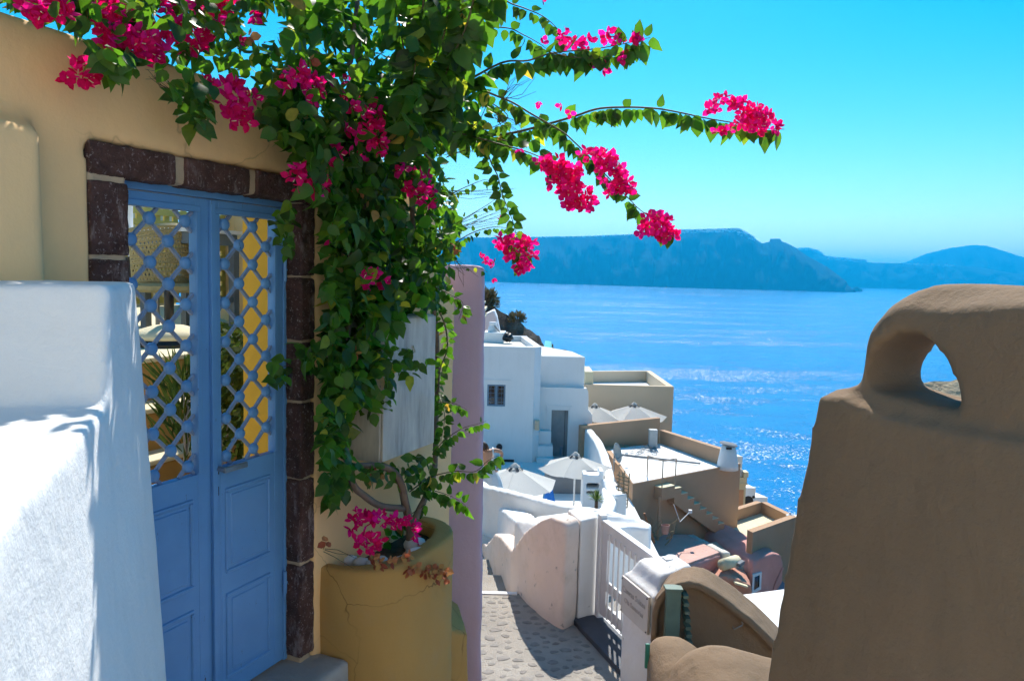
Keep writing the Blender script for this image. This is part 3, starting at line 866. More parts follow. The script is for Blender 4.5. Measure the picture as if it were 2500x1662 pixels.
yard_plant(585, 1010, -0.85, .10, .5, 500, False, 'slender leafy shrub beside the ochre return')

# ================================================================== lilac wall end, planter, cabinet
pr = F(1186, 1000, 4.75); pr.z = 0
LE = Vector((math.sin(math.radians(-7)), math.cos(math.radians(-7)), 0)); LM = Vector((LE.y, -LE.x, 0))
def lp(a, m, z): return pr + LE * a + LM * m + Vector((0, 0, z))
zt = F(1140, 645, 4.75).z
mb = MB()
mb.hexa([lp(0.0, -0.62, -3.6), lp(0, 0.03, -3.6), lp(1.6, 0.03, -3.6), lp(1.6, -0.62, -3.6)], [lp(0.05, -0.45, zt), lp(0.05, -0.02, zt), lp(1.55, -0.02, zt - .05), lp(1.55, -0.45, zt - .05)])
stuc(O('lilac_wall', mb, M['lilac'], base=lp(0.6, -0.2, -3.3), label='lilac plastered wall end with a rounded top beside the bougainvillea', cat='wall', smooth=True), 0.022, 9, 0.02, 0.3)
# the low yellow buttress at its foot
mb = MB()
b0, b1 = wp(1.12, 0.10, 0), wp(1.40, 0.16, 0)
q = [F(1085, 1600, 4.15), F(1152, 1600, 4.25)]
zt1, zt2 = F(1095, 1512, 4.2).z, F(1140, 1545, 4.25).z
e = Vector((-0.06, 0.4, 0))
for p in q + [e]: p.z = 0
B = [q[0] + Vector((0, -0.05, 0)), q[1], q[1] + e, q[0] + e]
mb.hexa([p + Vector((0.02, 0, -3.2)) for p in B], [B[0] + Vector((0, 0, zt1)), B[1] + Vector((-.03, 0, zt2)), B[2] + Vector((-.05, 0, zt2)), B[3] + Vector((0, 0, zt1))])
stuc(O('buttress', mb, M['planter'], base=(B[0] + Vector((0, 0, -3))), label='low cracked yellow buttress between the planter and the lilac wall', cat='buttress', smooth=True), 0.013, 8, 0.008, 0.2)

# planter: rounded yellow trough against the wall
pl = thing('planter', wp(0.57, 0.25, -2.5), 'rounded yellow plaster planter at the foot of the bougainvillea', 'planter')
RZ = -1.39
def plan(t, k=1.0, out=0.37):      # half superellipse in (s, o)
    w = math.pi * t
    cx, sx = math.cos(w), math.sin(w)
    ex = 0.72
    a = 0.575 - 0.44 * k * (abs(cx) ** ex) * (1 if cx > 0 else -1)
    o = 0.06 + out * k * (abs(sx) ** ex)
    return a, o
mb = MB(); NS = 26
outer = [plan(i / NS) for i in range(NS + 1)]
inner = [plan(i / NS, 0.84, 0.37) for i in range(NS + 1)]
inner = [(a, max(o - 0.045, 0.02)) for a, o in inner]
vs = []
for a, o in outer: vs += [wp(a, o + 0.01, -3.3), wp(a, o, RZ)]
for a, o in inner: vs += [wp(a, o, RZ - 0.22), wp(a, o, RZ)]
n2 = 2 * (NS + 1); fs = []
for i in range(NS):
    fs += [(2 * i, 2 * i + 2, 2 * i + 3, 2 * i + 1), (n2 + 2 * i + 1, n2 + 2 * i + 3, n2 + 2 * i + 2, n2 + 2 * i), (2 * i + 1, 2 * i + 3, n2 + 2 * i + 3, n2 + 2 * i + 1)]
fs.append(tuple(n2 + 2 * i for i in range(NS + 1)))
fs.append(tuple(2 * i for i in range(NS + 1))[::-1])
fs.append((0, 1, n2 + 1, n2, n2 + 2 * NS, n2 + 2 * NS + 1, 2 * NS + 1, 2 * NS))
mb.add(vs, fs)
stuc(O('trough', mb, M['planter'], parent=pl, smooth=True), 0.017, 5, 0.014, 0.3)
M['earth'] = stucco('dry_earth', (0.09, 0.06, 0.04), var=0.4, big=20, bump=0.9, bscale=60)
mb = MB()
mb.add([wp(a, o, RZ - 0.075) for a, o in inner], [tuple(range(NS + 1))])
O('soil', mb, M['earth'], parent=pl)
M['pebble'] = plain('white_pebble', (0.62, 0.62, 0.62), 0.8, var=0.15)
for i, (x, y, r) in enumerate(((1014, 1332, 0.05), (1015, 1357, 0.055), (880, 1375, 0.035), (960, 1378, 0.03), (905, 1378, 0.026), (850, 1368, 0.04), (985, 1368, 0.03), (930, 1370, 0.03))):
    p = G(x, y, RZ - 0.045); mb = MB(); mb.ball(p, (r * 1.2, r, r * 0.85), 10, 7, 0.3)
    O('pebble', mb, M['pebble'], base=p, smooth=True, group='pebbles in the planter', cat='pebble',
      label=['round white pebble by the right rim of the planter', 'larger white pebble below another at the right of the planter', 'pebble half under the pink flowers in the planter', 'small pebble behind the dried bracts', 'tiny pebble under the pink flowers', 'pale pebble near the left rim of the planter', 'small pebble left of the two round white ones', 'pebble among red dried bracts in the planter middle'][i])
# weathered meter cabinet on the wall
def cab_mat():
    m, nt, p, out = nodes('weathered_cabinet_paint')
    v = coord(nt, (1, 1, 0.16), obj=False)
    c = ramp(nt, noise(nt, v, 14, 6, 0.65), [(0.28, (0.26, 0.24, 0.22)), (0.5, (0.45, 0.42, 0.37)), (0.72, (0.60, 0.57, 0.50))])
    v2 = coord(nt, obj=False)
    c = mix(nt, ramp(nt, noise(nt, v2, 3.5, 5, 0.6), [(0.5, 0.0), (0.75, 0.6)]), c, (0.36, 0.33, 0.27))
    nt.links.new(c, p.inputs['Base Color']); p.inputs['Roughness'].default_value = 0.55
    b = N(nt, 'Bump', Strength=0.1, Distance=0.003); nt.links.new(noise(nt, v2, 40, 3), b.inputs['Height']); nt.links.new(b.outputs[0], p.inputs['Normal'])
    return m
M['cab'] = cab_mat()
cb = thing('meter_cabinet', wp(0.58, 0.17, -0.93), 'weathered pale metal meter cabinet half hidden by the bougainvillea', 'cabinet')
mb = MB(); mb.fbox(fw, 0.34, 0.835, 0.07, 0.262, -0.925, -0.235); bevel(O('cabinet_body', mb, M['cab'], parent=cb), 0.006)
mb = MB(); mb.fbox(fw, 0.347, 0.83, 0.2625, 0.275, -0.918, -0.242); bevel(O('cabinet_door', mb, M['cab'], parent=cb), 0.004)

# ================================================================== taupe wall with the arched eye at the right
ra = math.radians(-21)
TE, TN = Vector((math.sin(ra), math.cos(ra), 0)), Vector((-math.cos(ra), math.sin(ra), 0))
T0 = F(2020, 955, 2.60)
def tq(x, y): return plane(x, y, T0, TN)
OUTL = [(2018, 962), (2030, 950), (2060, 946), (2086, 944), (2092, 925), (2095, 880), (2102, 830), (2118, 790), (2150, 745), (2185, 712), (2222, 693), (2270, 690), (2350, 694), (2450, 698), (2560, 702), (2800, 710), (3500, 725),
        (3500, 1500), (3200, 2300), (2500, 2300), (2150, 2300), (1835, 2100), (1860, 1900), (1885, 1700), (1910, 1540), (1950, 1310), (1985, 1120)]
HOLE = [(2112, 945), (2102, 920), (2110, 885), (2135, 845), (2180, 815), (2235, 815), (2280, 845), (2310, 885), (2330, 930), (2340, 980), (2340, 1003), (2300, 996), (2240, 984), (2180, 968), (2135, 956)]
HC = Vector((2225, 930))
def loop(pts, angs):
    res = []
    P2 = [Vector(p) - HC for p in pts]
    for w in angs:
        d = Vector((math.cos(w), math.sin(w))); best = None
        for a, b in zip(P2, P2[1:] + P2[:1]):
            e = b - a; den = d.x * (-e.y) + e.x * d.y
            if abs(den) < 1e-9: continue
            t = (a.x * (-e.y) + e.x * a.y) / den
            u_ = (d.x * a.y - d.y * a.x) / den
            if t > 0 and -1e-6 <= u_ <= 1 + 1e-6: best = t if best is None else max(best, t)
        res.append(HC + d * best)
    return res
NA = 120
angs = [2 * math.pi * i / NA for i in range(NA)]
extra = [math.atan2(y - HC.y, x - HC.x) % (2 * math.pi) for x, y in OUTL]
angs = sorted(angs + extra); NA = len(angs)
Lo, Li = loop(OUTL, angs), loop(HOLE, angs)
TH = 0.27
mb = MB()
def pair(L, th): 
    f_ = [tq(p.x, p.y) for p in L]
    return f_, [p - TN * th(p, q) for p, q in zip(f_, L)]
fo, bo = pair(Lo, lambda p, q: TH if q.y < 1100 else TH + 0.15)
fi, bi = pair(Li, lambda p, q: TH)
# the crown is broad and rolls over towards the lane
roll = [max(0.0, min(1.0, (1000 - q.y) / 120)) * max(0.25, min(1.0, (q.x - 2080) / 160)) for q in Lo]
hc3 = tq(HC.x, HC.y)
fr0 = [p + (hc3 - p).normalized() * (0.085 * r) for p, r in zip(fo, roll)]
mid = [p - TN * (0.10 * r + 0.004) for p, r in zip(fo, roll)]
vs = fr0 + fi + bo + bi + mid; fs = []
for i in range(NA):
    j = (i + 1) % NA
    fs += [(i, j, NA + j, NA + i), (2 * NA + j, 2 * NA + i, 3 * NA + i, 3 * NA + j), (j, i, 4 * NA + i, 4 * NA + j), (4 * NA + j, 4 * NA + i, 2 * NA + i, 2 * NA + j), (NA + i, NA + j, 3 * NA + j, 3 * NA + i)]
mb.add(vs, fs)
# the body below the eye stands a little proud, with a rounded shoulder
SH = [(2022, 962), (2085, 968), (2179, 1014), (2260, 1028), (2339, 1042), (2420, 1056), (2500, 1072), (2620, 1104), (2900, 1180), (3480, 1330), (3180, 2300), (2150, 2300), (1835, 2100), (1885, 1700), (1950, 1310)]
mb.prism([tq(x, y) + TN * 0.045 for x, y in SH], -TN * (TH + 0.10))
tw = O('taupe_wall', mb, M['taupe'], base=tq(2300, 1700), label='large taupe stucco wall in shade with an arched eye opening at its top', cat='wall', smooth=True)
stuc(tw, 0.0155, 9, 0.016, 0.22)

# ================================================================== lane wall, gate and pier
def run(mb, pts, th, side=1, zb=None):
    """a wall along stations (x, y_top, distance[, foot z]): thick, following its top line"""
    tp = [F(p[0], p[1], p[2]) for p in pts]
    zs = [p[3] if len(p) > 3 else zb for p in pts]
    off = []
    for i in range(len(tp)):
        d = tp[min(i + 1, len(tp) - 1)] - tp[max(i - 1, 0)]; d.z = 0; d.normalize()
        off.append(Vector((d.y, -d.x, 0)) * th * side)
    n = len(tp); vs = []
    for p, o, z in zip(tp, off, zs):
        vs += [p, p + o, Vector((p.x, p.y, z)) , Vector((p.x + o.x, p.y + o.y, z))]
    fs = [(0, 1, 3, 2), (4 * n - 4, 4 * n - 2, 4 * n - 1, 4 * n - 3)]
    for i in range(n - 1):
        a = 4 * i; b = a + 4
        fs += [(a, b, b + 1, a + 1), (a, a + 2, b + 2, b), (a + 1, b + 1, b + 3, a + 3), (a + 2, a + 3, b + 3, b + 2)]
    return mb.add(vs, fs)
WAVE = [(1160, 1272, 12.6), (1176, 1284, 11.8), (1190, 1298, 11.2), (1205, 1315, 10.6), (1221, 1329, 10.1), (1233, 1318, 9.6), (1247, 1302, 9.1), (1262, 1308, 8.75), (1278, 1325, 8.35), (1293, 1340, 7.95), (1306, 1322, 7.8), (1320, 1302, 7.65), (1339, 1281, 7.45), (1360, 1262, 7.3), (1386, 1254, 7.15), (1403, 1262, 7.05), (1417, 1270, 7.0)]
mb = MB(); run(mb, WAVE, 0.20, 1, -5.2)
stuc(O('wavy_wall', mb, M['pinkwall'], base=Vector((0.1, 9, -4)), label='worn pinkish lane wall with a wavy top beside the cobbles', cat='wall', smooth=True), 0.024, 2, 0.03, 0.35)
# end pier of that wall towards the gate, white
pa = F(1417, 1270, 7.0); pbk = F(1462, 1272, 7.12)
pv = Vector((-0.10, 0.32, 0))
mb = MB(); top = [pa + Vector((.004, -.004, 0)), Vector((pbk.x, pbk.y, pa.z)), Vector((pbk.x, pbk.y, pa.z)) + pv, pa + pv]
mb.drop(top, -4.6)
bevel(O('wall_pier', mb, M['pierwhite'], base=Vector((pa.x, pa.y, -3.4)), label='flaking white end pier of the wavy wall, next to the white gate', cat='pier'), 0.02, 3)
# white roof slab behind the wavy wall with its low parapets
mb = MB()
zs_ = -2.62
S = [G(1293, 1340, -2.80), G(1255, 1268, -2.66), G(1330, 1258, -2.66), G(1430, 1240, -2.62), G(1500, 1256, -2.66), G(1560, 1262, -2.72), G(1592, 1278, -2.76), G(1585, 1290, -2.76), G(1540, 1284, -2.74), G(1500, 1286, -2.70), G(1470, 1282, -2.66), G(1420, 1268, -2.45), G(1386, 1256, -2.40), G(1345, 1282, -2.55), G(1310, 1325, -2.74)]
mb.drop(S, -4.8)
run(mb, [(1290, 1300, 8.35, -5.2), (1255, 1267, 9.1, -5.2), (1215, 1235, 10.6, -5.4), (1176, 1202, 12.3, -5.6), (1140, 1172, 13.8, -5.8)], 0.30, 1)
stuc(O('roof_slab', mb, M['white'], base=Vector((0.6, 8.2, -4)), label='bright white flat roof with a rounded end above the lane wall', cat='roof', smooth=True), 0.03, 4, 0.02, 0.4)
mb = MB()
run(mb, [(1100, 1155, 13.2), (1176, 1178, 11.6), (1215, 1187, 10.9), (1260, 1196, 10.4), (1320, 1212, 9.95), (1375, 1226, 9.55), (1430, 1235, 9.25), (1480, 1240, 9.0), (1520, 1252, 8.8), (1556, 1264, 8.6)], 0.16, 1, -5.0)
stuc(O('parapet_wall', mb, M['white'], base=Vector((0.3, 10, -4)), label='low curving white parapet in blue shade behind the bright roof', cat='parapet', smooth=True), 0.035, 3, 0.03, 0.4)

# white picket gate along the lane
ga = math.radians(-19)
GE = Vector((-math.sin(ga), -math.cos(ga), 0)); GN = Vector((GE.y, -GE.x, 0))   # towards the eye along the lane
G0 = F(1468, 1400, 7.05); G0.z = 0
gz_t = F(1478, 1268, 7.0).z; gz_b = LZ + 0.09
GLN = 1.16
def gp(a, b, z): return G0 + GE * a + GN * b + Vector((0, 0, z))
M['gate'] = plain('chalky_white_gate_paint', (0.74, 0.72, 0.70), 0.6, var=0.05)
gt = thing('picket_gate', gp(0.5, 0, gz_b), 'white metal picket gate standing open to the terrace, beside the lane', 'gate')
mb = MB(); mb.fbox(gp, -0.05, 0.02, -0.035, 0.035, gz_b - 0.1, gz_t + 0.03); bevel(O('gate_post', mb, M['gate'], parent=gt), 0.006)
mb = MB(); mb.fbox(gp, -0.02, 0.13, -0.012, 0.012, gz_b, gz_t - 0.03); bevel(O('stile', mb, M['gate'], parent=gt), 0.004)
mb = MB(); mb.fbox(gp, GLN - 0.10, GLN, -0.012, 0.012, gz_b, gz_t - 0.03); bevel(O('stile', mb, M['gate'], parent=gt), 0.004)
for z0, z1 in ((gz_t - 0.17, gz_t - 0.03), (gz_t - 0.66, gz_t - 0.56), (gz_b + 0.02, gz_b + 0.13)):
    mb = MB(); mb.fbox(gp, 0.13, GLN - 0.1, -0.012, 0.012, z0, z1); bevel(O('rail', mb, M['gate'], parent=gt), 0.004)
mb = MB(); mb.fbox(gp, 0.02, GLN, -0.03, 0.03, gz_t - 0.03, gz_t - 0.005); bevel(O('cap_rail', mb, M['gate'], parent=gt), 0.004)
for i in range(9):
    a = 0.19 + i * 0.098
    mb = MB(); mb.tube([gp(a, 0.02, gz_b + 0.02), gp(a, 0.02, gz_t - 0.1)], 0.011, 8); O('picket', mb, M['gate'], parent=gt)
mb = MB(); mb.fbox(gp, GLN - 0.02, GLN + 0.05, -0.035, 0.035, gz_b - 0.1, gz_t + 0.05); bevel(O('gate_post', mb, M['gate'], parent=gt), 0.006)
# dark threshold slab in front of the gate
M['slate'] = plain('dark_slate_slab', (0.06, 0.065, 0.08), 0.7, var=0.2, bump=0.2)
mb = MB(); mb.fbox(gp, -0.06, 1.4, -0.03, 0.26, -3.6, LZ + 0.05); bevel(O('threshold', mb, M['slate'], base=gp(.6, .2, -3.4), label='dark slate threshold slab at the foot of the white gate', cat='threshold'), 0.01)
mb = MB(); mb.fbox(gp, -0.1, 2.6, -3.2, -0.0, -4.6, gz_b - 0.06); O('gate_landing', mb, M['white_far'], kind='structure')

# pier with the sign, the vaulted gable behind it and the rounded walls in front
P0 = F(1517, 1500, 6.0); P0.z = 0
def pp_(a, b, z): return P0 + GE * a + GN * b + Vector((0, 0, z))
pz = F(1523, 1392, 6.02).z
mb = MB()
mb.hexa([pp_(0, 0.0, -4.6), pp_(0.49, 0.0, -4.6), pp_(0.49, -0.30, -4.6), pp_(0, -0.30, -4.6)], [pp_(0, 0.0, pz), pp_(0.49, 0.0, pz), pp_(0.49, -0.30, pz), pp_(0, -0.30, pz)])
mb.hexa([pp_(-.005, -0.0, pz - .1), pp_(0.50, 0.0, pz - .1), pp_(0.42, -0.50, pz - .1), pp_(0.06, -0.50, pz - .1)], [pp_(0.06, -0.10, pz + .12), pp_(0.42, -0.10, pz + .12), pp_(0.36, -0.40, pz + .15), pp_(0.10, -0.40, pz + .15)])
stuc(O('sign_pier', mb, M['pierwhite'], base=pp_(0.2, -0.1, -3.5), label='whitewashed pier with a rounded bright top, carrying the engraved sign', cat='pier', smooth=True), 0.02, 5, 0.012, 0.2)
M['sign'] = plain('pale_stone_sign', (0.60, 0.54, 0.47), 0.7, var=0.06)
M['engrave'] = plain('engraved_letters', (0.40, 0.35, 0.31), 0.8)
sg = thing('engraved_sign', pp_(0.22, 0.03, pz - 0.2), 'pale engraved name plaque screwed to the whitewashed pier', 'sign')
mb = MB(); mb.fbox(pp_, 0.04, 0.475, 0.012, 0.032, pz - 0.305, pz - 0.012); bevel(O('plaque', mb, M['sign'], parent=sg), 0.003)
def lettering(txt, a, z, size, parent, name='lettering'):
    cu = bpy.data.curves.new(name, 'FONT'); cu.body = txt; cu.size = size; cu.extrude = 0.001; cu.resolution_u = 2
    o = bpy.data.objects.new(name, cu); COL.objects.link(o)
    cu.materials.append(M['engrave'])
    rot = Matrix((GE, Vector((0, 0, 1)), GN)).transposed().to_4x4()
    bpy.context.view_layer.update()
    me = bpy.data.meshes.new_from_object(o.evaluated_get(bpy.context.evaluated_depsgraph_get()))
    bpy.data.objects.remove(o)
    return inst(name, me, Matrix.Translation(pp_(a, 0.0335, z)) @ rot, parent)
lettering('Canvas Suites', 0.06, pz - 0.125, 0.068, sg)
lettering('Oia Santorini', 0.10, pz - 0.205, 0.058, sg)
for a, z in ((0.055, -0.03), (0.46, -0.03), (0.055, -0.29), (0.46, -0.29)):
    mb = MB(); mb.tube([pp_(a, 0.03, pz + z), pp_(a, 0.037, pz + z)], 0.006, 8); O('screw', mb, M['iron'], parent=sg)

# gable of a small vault: face towards the eye, arched top falling to the right
ARCH = [(1588, 1640, 0), (1588, 1520, 0), (1590, 1470, 0), (1600, 1436, 0), (1622, 1410, 0), (1650, 1396, 0), (1680, 1391, 0), (1705, 1396, 0), (1735, 1412, 0), (1775, 1440, 0), (1830, 1482, 0), (1880, 1530, 0), (1925, 1580, 0), (1960, 1640, 0)]
AD = 5.42
mb = MB(); ARCH = [(x, y + 18 * (y < 1600), 0) for x, y, _ in ARCH]; fr_ = [F(x, y, AD) for x, y, _ in ARCH]; fr_ = [Vector((fr_[0].x, fr_[0].y, -4.6))] + fr_ + [Vector((fr_[-1].x, fr_[-1].y, -4.6))]
mb.prism(fr_, Vector((0.10, 0.22, 0)))
# the raised rim of the arch
rim = [F(x, y, AD) for x, y, _ in ARCH[1:]]
cen = F(1720, 1650, AD)
for a, b in zip(rim, rim[1:]):
    ia, ib = a + (cen - a).normalized() * 0.06, b + (cen - b).normalized() * 0.06
    f_ = Vector((-0.01, -0.07, 0)); k_ = Vector((0.10, 0.24, 0))
    mb.hexa([a + f_, b + f_, b + k_, a + k_], [ia + f_, ib + f_, ib + k_, ia + k_])
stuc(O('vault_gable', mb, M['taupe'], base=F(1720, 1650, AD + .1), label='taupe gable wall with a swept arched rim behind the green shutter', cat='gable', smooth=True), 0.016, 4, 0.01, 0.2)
# dark green shutter leaning into the gable niche, edge towards the lane
M['green'] = plain('faded_green_paint', (0.13, 0.19, 0.15), 0.6, var=0.15)
sh = thing('green_shutter', F(1655, 1560, 5.3), 'faded green slatted shutter edge below the arched gable', 'shutter')
zt_, zb_ = F(1650, 1440, 5.3).z, F(1650, 1640, 5.3).z
q0 = F(1628, 1440, 5.3); q1 = F(1664, 1440, 5.32)
mb = MB(); mb.drop([Vector((q0.x, q0.y, zt_)), Vector((q1.x, q1.y, zt_)), Vector((q1.x + .01, q1.y + .05, zt_)), Vector((q0.x, q0.y + .05, zt_))], zb_); bevel(O('shutter_board', mb, M['green'], parent=sh), 0.004)
mb = MB(); mb.box((q0.x + .05, q0.y + 0.02, zt_ + .008), (0.125, 0.09, 0.018)); bevel(O('shutter_cap', mb, M['green'], parent=sh), 0.003)
for i in range(9):
    z = zt_ - 0.05 - i * 0.058
    p = Vector((q1.x + 0.012 + i * 0.0075, q1.y + 0.03, z))
    mb = MB(); mb.box(p + Vector((0.018, 0, 0)), (0.036, 0.10, 0.024)); O('slat', mb, M['green'], parent=sh)
# iron hook on the gable
hp = F(1790, 1530, AD - 0.005)
mb = MB(); mb.tube([hp + Vector((0, 0.02, 0)), hp + Vector((0, -0.03, 0)), hp + Vector((0.03, -0.035, 0.02)), hp + Vector((0.055, -0.03, 0.03)), hp + Vector((0.06, -0.03, 0.045)), hp + Vector((0.05, -0.03, 0.055))], 0.005, 6)
O('wall_hook', mb, M['steel'], base=hp, label='small bent iron hook on the shaded gable wall', cat='hook')
# two rounded plaster humps at the bottom
def hump(prof, d, dep, vec):
    """a bolster: low front edge, rounded crown, back"""
    mb = MB(); n_ = len(prof); loops = []
    for fwd, drop in ((0.80, 0.62), (0.72, 0.34), (0.55, 0.17), (0.34, 0.06), (0.14, 0.01), (0.0, 0.0), (-0.12, 0.05)):
        L = []
        for i, (x, y) in enumerate(prof):
            w = math.sin(math.pi * i / (n_ - 1)) ** .6
            p = F(x, y, d); L.append(p + Vector((-0.05 * fwd, -fwd * dep * (.35 + .65 * w), -drop * dep)))
        loops.append([Vector((L[0].x, L[0].y, -4.2))] + L + [Vector((L[-1].x, L[-1].y, -4.2))])
    m_ = n_ + 2
    for L in loops: mb.v += L
    for a in range(len(loops) - 1):
        for i in range(m_): mb.f.append((a * m_ + i, a * m_ + (i + 1) % m_, (a + 1) * m_ + (i + 1) % m_, (a + 1) * m_ + i))
    mb.f += [tuple(range(m_))[::-1], tuple(range((len(loops) - 1) * m_, len(loops) * m_))]
    return mb
mb = hump([(1580, 1640), (1578, 1600), (1586, 1575), (1604, 1558), (1630, 1552), (1660, 1554), (1685, 1566), (1710, 1585), (1730, 1640)], 5.0, 0.9, None)
M['taupe_lit'] = M['taupe']
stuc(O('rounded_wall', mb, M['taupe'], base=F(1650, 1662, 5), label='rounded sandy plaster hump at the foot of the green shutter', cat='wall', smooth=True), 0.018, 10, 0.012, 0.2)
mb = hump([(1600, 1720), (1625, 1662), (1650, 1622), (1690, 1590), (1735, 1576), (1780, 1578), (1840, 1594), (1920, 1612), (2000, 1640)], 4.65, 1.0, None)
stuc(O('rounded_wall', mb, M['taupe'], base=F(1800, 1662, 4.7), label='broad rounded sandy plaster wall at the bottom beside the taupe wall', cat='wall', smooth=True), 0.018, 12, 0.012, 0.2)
mb = MB(); c = F(1580, 1600, 4.93); mb.box(c, (0.03, 0.02, 0.17)); bevel(O('green_tag', mb, plain('teal_plastic', (0.03, 0.22, 0.16), 0.5), base=c, label='narrow teal strip fixed to the end of the rounded wall', cat='strip'), 0.006)

# ================================================================== the village below
def quad_wall(mb, a, b, zt, zb, th):      # straight wall between plan points a and b, thickness to the far side
    a, b = Vector((a.x, a.y, 0)), Vector((b.x, b.y, 0)); d = (b - a).normalized(); n_ = Vector((-d.y, d.x, 0))
    if n_.y < 0: n_ = -n_
    za, zc = zt if isinstance(zt, tuple) else (zt, zt)
    q = [a, b, b + n_ * th, a + n_ * th]
    mb.hexa([p + Vector((0, 0, zb)) for p in q], [q[0] + Vector((0, 0, za)), q[1] + Vector((0, 0, zc)), q[2] + Vector((0, 0, zc)), q[3] + Vector((0, 0, za))])
    return mb
M['winblue'] = plain('grey_blue_joinery', (0.16, 0.24, 0.32), 0.6)
M['glassdark'] = plain('dark_window_glass', (0.012, 0.016, 0.02), 0.08, spec=0.6)
M['greydoor'] = stucco('weathered_grey_door', (0.30, 0.30, 0.30), var=0.15, big=2, bump=0.1, streak=0.4, stain_col=(0.42, 0.38, 0.30))

# white house with the small barred window
D1 = 32.0
wh = thing('white_house', F(1250, 1137, D1), 'tall white cubic house with one small barred window', 'house')
zr = F(1317, 848, D1).z
fl, frt = F(985, 848, D1), F(1306, 848, D1); fr2 = F(1322, 846, D1 + 0.35)
bk = G(1287, 822, zr); zb1 = -8.6
def zset(p, z): return Vector((p.x, p.y, z))
wpts = [F(1190, 938, D1), F(1233, 992, D1)]
wx0, wx1, wz1, wz0 = wpts[0].x, wpts[1].x, wpts[0].z, wpts[1].z
mb = MB()
# front wall round the window opening
T = 0.35
mb.hexa([Vector((fl.x, D1, zb1)), Vector((wx0, D1, zb1)), Vector((wx0, D1 + T, zb1)), Vector((fl.x, D1 + T, zb1))], [Vector((fl.x, D1, zr)), Vector((wx0, D1, zr)), Vector((wx0, D1 + T, zr)), Vector((fl.x, D1 + T, zr))])
mb.hexa([Vector((wx1, D1, zb1)), Vector((frt.x, D1, zb1)), Vector((frt.x, D1 + T, zb1)), Vector((wx1, D1 + T, zb1))], [Vector((wx1, D1, zr)), Vector((frt.x, D1, zr)), Vector((frt.x, D1 + T, zr)), Vector((wx1, D1 + T, zr))])
mb.hexa([Vector((wx0, D1, zb1)), Vector((wx1, D1, zb1)), Vector((wx1, D1 + T, zb1)), Vector((wx0, D1 + T, zb1))], [Vector((wx0, D1, wz0)), Vector((wx1, D1, wz0)), Vector((wx1, D1 + T, wz0)), Vector((wx0, D1 + T, wz0))])
mb.hexa([Vector((wx0, D1, wz1)), Vector((wx1, D1, wz1)), Vector((wx1, D1 + T, wz1)), Vector((wx0, D1 + T, wz1))], [Vector((wx0, D1, zr)), Vector((wx1, D1, zr)), Vector((wx1, D1 + T, zr)), Vector((wx0, D1 + T, zr))])
mb.drop([zset(frt, zr), zset(fr2, zr), zset(bk, zr), zset(bk, zr) + Vector((-.3, 0, 0)), zset(frt, zr) + Vector((0, .35, 0))], zb1)
mb.drop([Vector((fl.x, D1 + T, zr - .25)), Vector((frt.x, D1 + T, zr - .25)), zset(bk, zr - .25), Vector((fl.x, bk.y, zr - .25))], zb1)
O('wall', mb, M['white_far'], parent=wh)
mb = MB(); mb.add([Vector((fl.x, D1 + T, zr - .24)), Vector((frt.x, D1 + T, zr - .24)), zset(bk, zr - .24), Vector((fl.x, bk.y, zr - .24))], [(0, 1, 2, 3)])
O('roof', mb, M['roof_grey'], parent=wh)
mb = MB(); quad_wall(mb, Vector((fl.x, bk.y, 0)), bk, zr + 0.02, zr - 0.4, 0.2); O('rear_parapet', mb, M['white_far'], parent=wh)
mb = MB()
for q in ((wx0, wx0 + .07, wz0, wz1), (wx1 - .07, wx1, wz0, wz1), (wx0 + .07, wx1 - .07, wz0, wz0 + .07), (wx0 + .07, wx1 - .07, wz1 - .07, wz1), ((wx0 + wx1) / 2 - .05, (wx0 + wx1) / 2 + .05, wz0 + .07, wz1 - .07)):
    mb.fbox(lambda a, b, z: Vector((a, b, z)), q[0], q[1], D1 + .05, D1 + .13, q[2], q[3])
wf = O('window', mb, M['winblue'], parent=wh)
mb = MB(); mb.fbox(lambda a, b, z: Vector((a, b, z)), wx0, wx1, D1 + .135, D1 + .15, wz0, wz1); O('pane', mb, M['glassdark'], parent=wf)
for i in range(4):
    x = wx0 + (wx1 - wx0) * (i + 1) / 5; mb = MB(); mb.tube([Vector((x, D1 + .03, wz0)), Vector((x, D1 + .03, wz1))], 0.007, 5); O('bar', mb, M['winblue'], parent=wf)
for i in range(4):
    z = wz0 + (wz1 - wz0) * (i + 1) / 5; mb = MB(); mb.tube([Vector((wx0, D1 + .028, z)), Vector((wx1, D1 + .028, z))], 0.007, 5); O('bar', mb, M['winblue'], parent=wf)
mb = MB(); e = 0.16
for q in ((wx0 - e, wx0 - e + .05, wz0 - e, wz1 + e), (wx1 + e, wx1 + e + .05, wz0 - e, wz1 + e), (wx0 - e, wx1 + e + .05, wz1 + e, wz1 + e + .05)):
    mb.fbox(lambda a, b, z: Vector((a, b, z)), q[0], q[1], D1 - .03, D1 + .02, q[2], q[3])
O('window_surround', mb, M['white_far'], parent=wf)
